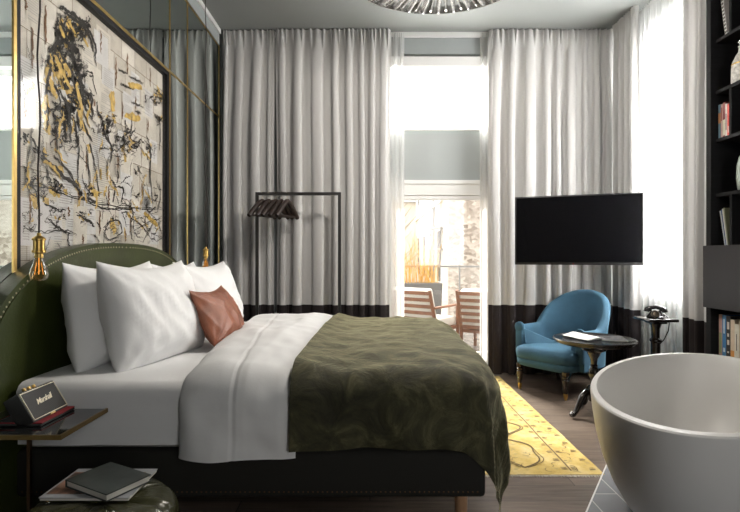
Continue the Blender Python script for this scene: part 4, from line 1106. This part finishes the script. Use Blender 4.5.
for k in range(150):
    x = RGX0 + (RGX1 - RGX0) * (k + .5) / 150
    for bb_, y, s_ in ((b, RGY0, -1), (b2_, RGY1, 1)): tube(bb_, [(x, y, .005), (x + rr.uniform(-.004, .004), y + s_ * rr.uniform(.012, .02), .002)], .002, 5)
link('fringe', b, M['rugfringe'], rg); link('fringe', b2_, M['rugfringe'], rg)

# ------------------------------------------------------------------ bookshelf
FX = 2.305
bs = thing('bookshelf', 'tall black open bookshelf wall unit along the right wall', 'bookshelf', (2.46, 2.7, 0))
BSY0, BSY1, BX1 = 1.6, 3.36, XR - .006
b = nb(); box(b, (FX, BSY1 - .045, 0), (BX1, BSY1, ZC - .004)); link('side_panel', b, M['shelf'], bs, smooth=False)
b = nb(); box(b, (FX, BSY0, 0), (BX1, BSY0 + .045, ZC - .004)); link('side_panel', b, M['shelf'], bs, smooth=False)
b = nb(); box(b, (BX1 - .02, BSY0 + .045, 0), (BX1, BSY1 - .045, ZC - .004)); link('back_panel', b, M['shelf'], bs, smooth=False)
SHZ = [.535, 1.62, 1.99, 2.315, 2.66, 3.0]
for z in SHZ:
    b = nb(); box(b, (FX + .035, BSY0 + .045, z - .022), (BX1 - .02, BSY1 - .045, z)); link('shelf', b, M['shelf'], bs, smooth=False)
for z0, z1, y in ((1.27, 1.598, 3.185), (1.99, 2.293, 3.19), (2.66, 2.978, 3.19), (1.62, 1.968, 2.4), (2.315, 2.638, 2.5)):
    b = nb(); box(b, (FX + .04, y - .01, z0), (BX1 - .02, y + .01, z1)); link('divider', b, M['shelf'], bs, smooth=False)
CX0 = 2.286
b = nb(); box(b, (CX0 + .02, BSY0, .853), (BX1 - .02, 3.36, 1.267)); link('cabinet_box', b, M['shelf'], bs, smooth=False)
b = nb(); box(b, (CX0, BSY0, .851), (CX0 + .019, 3.365, 1.270), .001); cd = link('cabinet_door', b, M['cabinet'], bs, smooth=False)
b = nb(); box(b, (FX + .012, BSY0 + .045, 0), (BX1 - .02, BSY1 - .045, .10)); link('plinth', b, M['shelf'], bs, smooth=False)

PAL = {}
def cm(c):
    k = tuple(round(q, 3) for q in c)
    if k not in PAL: PAL[k] = mat('book_cloth_%d' % len(PAL), c, .5, var=.1, scale=30)
    return PAL[k]
def shelf_book(label, y, z, thick, height, depth, col, group, lean=0.0, band=None, name='book', cat='book'):
    """spine faces -X at x = FX+.045; leans towards +Y by lean"""
    o = thing(name, label, cat, (FX + .048, y, z), 0, group)
    # lean about the lower edge; positive lean tips the top towards +y
    MR = Matrix.Translation((0, thick * 0, 0)) @ Matrix.Rotation(-lean, 4, 'X')
    b = nb(); box(b, (.003, .002, .003), (depth - .003, thick - .002, height - .003), 0, MR); link('page_block', b, M['pages'], o, smooth=False, world=False)
    b = nb(); box(b, (0, 0, 0), (.003, thick, height), 0, MR); box(b, (.003, 0, 0), (depth, .002, height), 0, MR); box(b, (.003, thick - .002, 0), (depth, thick, height), 0, MR); link('cover', b, cm(col), o, smooth=False, world=False)
    if band:
        b = nb()
        for z0, z1, w in band[1]: box(b, (-.0008, thick * (.5 - w / 2), height * z0), (0, thick * (.5 + w / 2), height * z1), 0, MR)
        link('spine_print', b, cm(band[0]), o, smooth=False, world=False)
    return o
G1 = 'small books on the upper shelf'
yb = 3.310
for lab, th_, h_, c, bd_ in (('thin blue and tan book at the window end of the small upper row', .022, .235, (.10, .17, .22), ((.35, .16, .07), [(.45, .75, 1)])),
                             ('pale pink spined book second from the window end of the upper row', .017, .232, (.58, .40, .36), ((.3, .06, .05), [(.5, .9, .5)])),
                             ('maroon and cream book in the middle of the small upper row', .022, .238, (.22, .05, .05), ((.62, .58, .45), [(.05, .5, .9)])),
                             ('short white spined book between the maroon and red books', .016, .222, (.60, .58, .52), ((.1, .1, .1), [(.2, .7, .4)])),
                             ('bright red book beside the shelf divider in the upper row', .022, .215, (.62, .045, .03), ((.6, .35, .3), [(.1, .3, .4)]))):
    yb -= th_ + .001; shelf_book(lab, yb, 1.9905, th_, h_ * .97, .16, c, G1, 0, bd_)
G2 = 'books on the lower shelf'
yb = 3.306
for lab, th_, h_, c, bd_ in (('pink and green spined tall book at the window end of the lower shelf', .030, .272, (.55, .36, .33), ((.30, .36, .20), [(.05, .55, .7)])),
                             ('bright blue spined tall book on the lower shelf', .034, .272, (.045, .19, .42), ((.5, .62, .72), [(.55, .9, .4), (.1, .2, .5)])),
                             ('black spined tall book with white print on the lower shelf', .038, .268, (.022, .020, .020), ((.6, .56, .5), [(.68, .86, .5), (.30, .42, .5), (.1, .14, .4), (.5, .58, .4)])),
                             ('cream and orange spined book between the black and white books', .034, .250, (.62, .52, .40), ((.62, .28, .07), [(.0, .2, .9)])),
                             ('white spined book with thin dark title on the lower shelf', .036, .225, (.66, .63, .55), ((.06, .06, .06), [(.25, .72, .16)])),
                             ('beige book nearest the viewer on the lower shelf', .04, .25, (.45, .38, .30), ((.1, .08, .06), [(.3, .7, .3)]))):
    yb -= th_ + .0015; shelf_book(lab, yb, .536, th_, h_, .20, c, G2, 0, bd_)
shelf_book('white spined book leaning on the uppermost visible shelf', 3.225, 2.6645, .022, .30, .20, (.66, .64, .62), None, .16, ((.03, .03, .03), [(.04 + .085 * k, .09 + .085 * k, .8) for k in range(10)]))
G3 = 'magazines leaning above the anthracite cabinet'
for lab, y, th_, h_, c, ln in (('thin pale grey magazine leaning at the window side above the cabinet', 3.245, .007, .235, (.55, .57, .60), .20),
                               ('thin navy blue magazine leaning between the pale and patterned ones', 3.236, .007, .240, (.04, .08, .22), .185),
                               ('white spined magazine leaning against the patterned olive magazine', 3.227, .008, .245, (.65, .64, .6), .17),
                               ('olive patterned magazine cover leaning beside the divider above the cabinet', 3.217, .008, .25, (.20, .21, .13), .155)):
    shelf_book(lab, y, 1.2735, th_, h_, .19, c, G3, ln, None, 'magazine', 'magazine')
# vase and ceramic
vs_ = thing('bottle', 'white textured glass bottle vase with stopper on the high shelf', 'vase', (2.40, 3.165, 2.3155))
b = nb(); lathe(b, [(0, 0), (.052, 0), (.056, .01), (.056, .10), (.050, .14), (.030, .185), (.017, .205), (.015, .235), (.020, .24), (0, .24)], (2.40, 3.165, 2.3155), 28); link('vase_body', b, M['ceramic'], vs_)
b = nb(); lathe(b, [(0, .24), (.010, .24), (.010, .25), (.020, .262), (.020, .275), (.012, .286), (0, .288)], (2.40, 3.165, 2.3155), 20); link('stopper', b, M['chrome'], vs_)
b = nb(); lathe(b, [(.051, .120), (.055, .122), (.055, .128), (.051, .130)], (2.40, 3.165, 2.3155), 24); link('neck_cord', b, M['brass'], vs_)
gv = thing('vase', 'pale green glazed vase standing on the shelf below the small books', 'vase', (2.415, 3.13, 1.6205))
b = nb(); lathe(b, [(0, 0), (.045, 0), (.055, .01), (.062, .08), (.060, .16), (.048, .215), (.036, .235), (.038, .25), (.032, .25), (.030, .235), (0, .20)], (2.415, 3.13, 1.6205), 28); link('vase_body', b, M['greenceramic'], gv)
b = nb(); tube(b, [(2.415, 3.183, 1.65), (2.415, 3.21, 1.66), (2.415, 3.21, 1.72), (2.415, 3.185, 1.745)], .008, 8); link('handle', b, M['greenceramic'], gv)

# ------------------------------------------------------------------ chandelier
CXc, CYc, CZb, CR = .43, 2.86, 2.925, .62
cl = thing('chandelier', 'round crystal chandelier with radiating glass prisms under the ceiling', 'chandelier', (CXc, CYc, ZC))
b = nb(); lathe(b, [(0, 0), (.09, 0), (.09, -.03), (.05, -.045), (0, -.045)], (CXc, CYc, ZC), 32); link('ceiling_rose', b, M['chrome'], cl)
b = nb(); tube(b, [(CXc, CYc, ZC - .04), (CXc, CYc, CZb + .02)], .012, 12); link('stem', b, M['chrome'], cl)
b = nb(); lathe(b, [(.10, .012), (.10, -.012), (.085, -.02), (0, -.02), (0, .012)], (CXc, CYc, CZb + .005), 32); link('hub', b, M['chrome'], cl)
b = nb(); lathe(b, [(CR + .001, -.006), (CR + .008, -.006), (CR + .008, .046), (CR + .001, .046), (CR + .001, -.006)], (CXc, CYc, CZb), 72); link('rim_ring', b, M['chrome'], cl)
for k in range(72):
    a = 2 * pi * k / 72; ca, sa = cos(a), sin(a); b = nb(); wd = 1 if k % 2 else .85; zo = 0 if k % 2 else .016
    vs = []
    for r, w, h in ((.10, .004, .012), (CR - .03, .019 * wd, .034), (CR, .016 * wd, .022)):
        tri = [(-w, .022), (w, .022), (w * .35, -h * .4), (-w * .35, -h * .4)]
        vs.append([b.verts.new((CXc + r * ca - x * sa, CYc + r * sa + x * ca, CZb + zo + z)) for x, z in tri])
    for A_, B2 in zip(vs, vs[1:]):
        for q in range(4): b.faces.new((A_[q], A_[(q + 1) % 4], B2[(q + 1) % 4], B2[q]))
    b.faces.new(vs[0][::-1]); b.faces.new(vs[-1]); link('crystal_prism', b, M['crystal'] if k % 2 else M['chrome'], cl, smooth=False)

# ------------------------------------------------------------------ balcony and courtyard
b = nb(); box(b, (-2.5, YB + .36, -.14), (4.5, 7.9, -.02)); struct('balcony_floor', b, M['decking'], 'wet grey balcony decking')
b = nb(); box(b, (-20, 7.9, -4.2), (20, 40, -4)); struct('ground', b, M['ground'], 'courtyard ground below the balcony')
def out_chair(loc, rzv, label):
    t = thing('garden_chair', label, 'garden chair', loc, rzv, 'slatted garden chairs on the balcony')
    # local: front at -Y, back at +Y
    zt, zb_ = .80, .30
    def back_y(z): return .26 + .16 * (z - zb_) / (zt - zb_)
    for x in (-.31, .31):
        b = nb(); tube(b, [(x, back_y(zt), zt), (x, back_y(zb_), zb_), (x, .24, 0)], .022, 8); link('rear_post', b, M['teak'], t, world=False)
        b = nb(); tube(b, [(x, -.30, 0), (x, -.30, .56)], .022, 8); link('front_leg', b, M['teak'], t, world=False)
        b = nb(); box(b, (x - .03, -.34, .56), (x + .03, .33, .585), .005); link('armrest', b, M['teak'], t, world=False)
    for k in range(6):
        z = .335 + k * .085; b = nb(); y = back_y(z); box(b, (-.31, y - .01, z - .022), (.31, y + .012, z + .022)); link('back_slat', b, M['teak'], t, world=False, smooth=False)
    b = nb(); box(b, (-.32, -.31, .26), (.32, .26, .30)); link('seat_frame', b, M['teak'], t, world=False, smooth=False)
    b = nb(); box(b, (-.285, -.32, .30), (.285, .20, .42), .03); link('seat_cushion', b, M['outcushion'], t, world=False)
    b = nb(); box(b, (-.285, -.06, 0), (.285, .06, .48), .03, Matrix.Translation((0, .21, .35)) @ Matrix.Rotation(-.31, 4, 'X')); link('back_cushion', b, M['outcushion'], t, world=False)
    return t
out_chair((.74, 6.50, -.02), radians(142), 'slatted teak garden chair with white cushions on the balcony, nearer the grass planter')
out_chair((1.55, 6.25, -.02), radians(150), 'slatted teak garden chair with white cushions on the balcony, at the wall side')
rl = thing('balcony_railing', 'clear glass balcony railing with thin steel posts behind the garden chairs', 'railing', (.8, 7.75, -.02))
b = nb(); box(b, (-2.4, 7.74, .02), (4.4, 7.752, 1.02)); link('glass_panel', b, M['glass'], rl, smooth=False)
b = nb(); box(b, (-2.4, 7.725, 1.02), (4.4, 7.765, 1.05)); link('handrail', b, M['pipe'], rl, smooth=False)
for x in (-1.6, -.4, .98, 1.42, 2.6, 3.8):
    b = nb(); box(b, (x - .012, 7.755, -.02), (x + .012, 7.78, 1.02)); link('post', b, M['pipe'], rl, smooth=False)
pl = thing('planter', 'grey planter full of tall golden grass on the balcony', 'planter', (.72, 7.3, -.02))
b = nb()
prism(b, [(.40, -.02), (1.02, -.02), (1.06, .80), (.36, .80)], 'y', 7.15, 7.55); link('planter_box', b, M['planter'], pl, smooth=False)
b = nb(); rg2 = random.Random(3)
for k in range(150):
    x, y = rg2.uniform(.40, 1.02), rg2.uniform(7.18, 7.52); h = rg2.uniform(.35, 1.0); dx, dy = rg2.gauss(0, .16), rg2.gauss(0, .1); w = rg2.uniform(.002, .0045)
    pr = None
    for i in range(5):
        t = i / 4; p = V((x + dx * t * t, y + dy * t * t, .79 + h * t * (1 - .12 * t))); ww = w * (1 - .8 * t)
        a_, c_ = b.verts.new(p + V((-ww, 0, 0))), b.verts.new(p + V((ww, .004, 0)))
        if pr: b.faces.new((pr[0], a_, c_, pr[1]))
        pr = (a_, c_)
gr = link('grass_blades', b, M['straw'], pl, smooth=False); gr['kind'] = 'stuff'
bl = thing('stone_building', 'old rubble stone gable wall with cream rendered side facing the courtyard', 'building', (4.0, 14, -4))
b = nb(); box(b, (1.92, 12.0, -4), (8, 12.4, 8.5)); link('stone_gable', b, M['stone'], bl, smooth=False)
b = nb(); box(b, (1.88, 12.02, -4), (2.3, 20, 8.5)); fc = link('facade', b, M['facade'], bl, smooth=False)
for y in (13.2, 15.0, 16.8, 18.6):
    for z in (-1.4, 1.2, 3.8):
        b = nb(); box(b, (1.855, y - .4, z - .75), (1.885, y + .4, z + .75)); wn = link('window', b, M['white'], fc, smooth=False)
        b = nb(); box(b, (1.85, y - .33, z - .68), (1.856, y + .33, z + .68)); link('pane', b, M['cabinet'], wn, smooth=False)
b = nb()
for z in (.1, 2.6): box(b, (1.80, 12.02, z), (1.885, 20, z + .12))
link('string_course', b, M['facade'], fc, smooth=False)
b = nb(); tube(b, [(1.82, 14.2, -4), (1.82, 14.2, 8.4)], .05, 10); link('drainpipe', b, M['pipe'], bl)
b = nb()
for z in (1.9, 1.35):
    box(b, (1.55, 12.5, z), (1.88, 13.0, z + .05)); 
    for k in range(6): tube(b, [(1.56, 12.5 + k * .1, z + .05), (1.56, 12.5 + k * .1, z + .35)], .012, 6)
    tube(b, [(1.56, 12.5, z + .35), (1.56, 13.0, z + .35)], .015, 6)
link('small_balcony', b, M['pipe'], bl, smooth=False)
bl2 = thing('apartment_building', 'pale hazy cream building far across the courtyard', 'building', (-1, 24, -4))
b = nb(); box(b, (-9, 22, -4), (6, 26, 3.6)); w_ = link('facade', b, M['facade'], bl2, smooth=False)
for i in range(8):
    for z in (-1.6, .8, 3.0 - .9 + .3):
        x = -7.5 + i * 1.7; b = nb(); box(b, (x - .35, 21.96, z - .6), (x + .35, 22.0, z + .6)); link('window', b, M['pipe'], w_, smooth=False)
b = nb(); prism(b, [(21.8, 3.6), (26.2, 3.6), (24, 4.8)], 'x', -9.2, 6.1); link('roof', b, M['pipe'], bl2, smooth=False)
tr = thing('bare_tree', 'pale bare tree standing in the courtyard beyond the balcony grass', 'tree', (.62, 13.5, -4))
b = nb(); rt = random.Random(9); tube(b, [(.62, 13.5, -4), (.65, 13.5, -1), (.6, 13.5, 1.2), (.68, 13.5, 3.4)], [.12, .10, .07, .03], 10); link('trunk', b, M['bark'], tr)
b = nb()
for k in range(46):
    z = rt.uniform(.2, 3.2); a = rt.uniform(0, 6.28); L_ = rt.uniform(.4, 1.1)
    p = V((.62, 13.5, z)); q1 = p + V((cos(a) * L_ * .5, sin(a) * L_ * .5, L_ * .35)); q2 = q1 + V((cos(a + .5) * L_ * .5, sin(a + .5) * L_ * .5, L_ * .5))
    tube(b, [p, q1, q2], [.022, .014, .004], 5)
link('branches', b, M['bark'], tr)

# ------------------------------------------------------------------ light: overcast daylight through the door and windows, plus an added rear fill
w = bpy.data.worlds.new('sky'); SC.world = w; w.use_nodes = True
bg = w.node_tree.nodes['Background']; bg.inputs['Color'].default_value = (1.0, .975, .94, 1); bg.inputs['Strength'].default_value = 1.5

def area(name, loc, rot, sx, sy, power, col=(1, 1, 1)):
    l = bpy.data.lights.new(name, 'AREA'); l.shape = 'RECTANGLE'; l.size = sx; l.size_y = sy; l.energy = power; l.color = col
    o = bpy.data.objects.new(name, l); COL.objects.link(o); o.location = loc; o.rotation_euler = rot
    return o
area('window_daylight', (XR + .19, (WY0 + WY1) / 2, (WZ0 + WZ1) / 2), (0, pi / 2, 0), WZ1 - WZ0 - .02, WY1 - WY0 - .02, 165, (1, .985, .96))
area('transom_daylight', ((DX0 + DX1) / 2, WP + .09, 2.79), (-pi / 2, 0, 0), DX1 - DX0 - .04, .56, 45, (1, .99, .97))
area('rear_fill_light', (1.85, YF - .14, 2.0), (pi / 2, 0, 0), 1.2, 2.1, 17, (1, .99, .97))  # unseen fill lamp added to lift the near side of the bed
sn = bpy.data.lights.new('sun', 'SUN'); sn.energy = 5.0; sn.angle = radians(10); sn.color = (1, .95, .86)
so = bpy.data.objects.new('sun', sn); COL.objects.link(so); so.location = (-2, 12, 9); so.rotation_euler = V((.30, -1, -.80)).to_track_quat('-Z', 'Y').to_euler()
pt_ = bpy.data.lights.new('chandelier_bulb', 'POINT'); pt_.energy = 58; pt_.color = (1, .93, .84); pt_.shadow_soft_size = .12
po = bpy.data.objects.new('chandelier_bulb', pt_); COL.objects.link(po); po.location = (CXc, CYc, CZb - .12)

SC.view_settings.view_transform = 'Standard'; SC.view_settings.look = 'None'
SC.view_settings.exposure = 0.88; SC.view_settings.gamma = 1.0; SC.view_settings.use_curve_mapping = False
SC.cycles.use_denoising = True
SC.cycles.max_bounces = 10; SC.cycles.diffuse_bounces = 6; SC.cycles.transparent_max_bounces = 16; SC.cycles.transmission_bounces = 8
SC.cycles.caustics_refractive = False; SC.cycles.caustics_reflective = False
SC.cycles.sample_clamp_indirect = 6.0
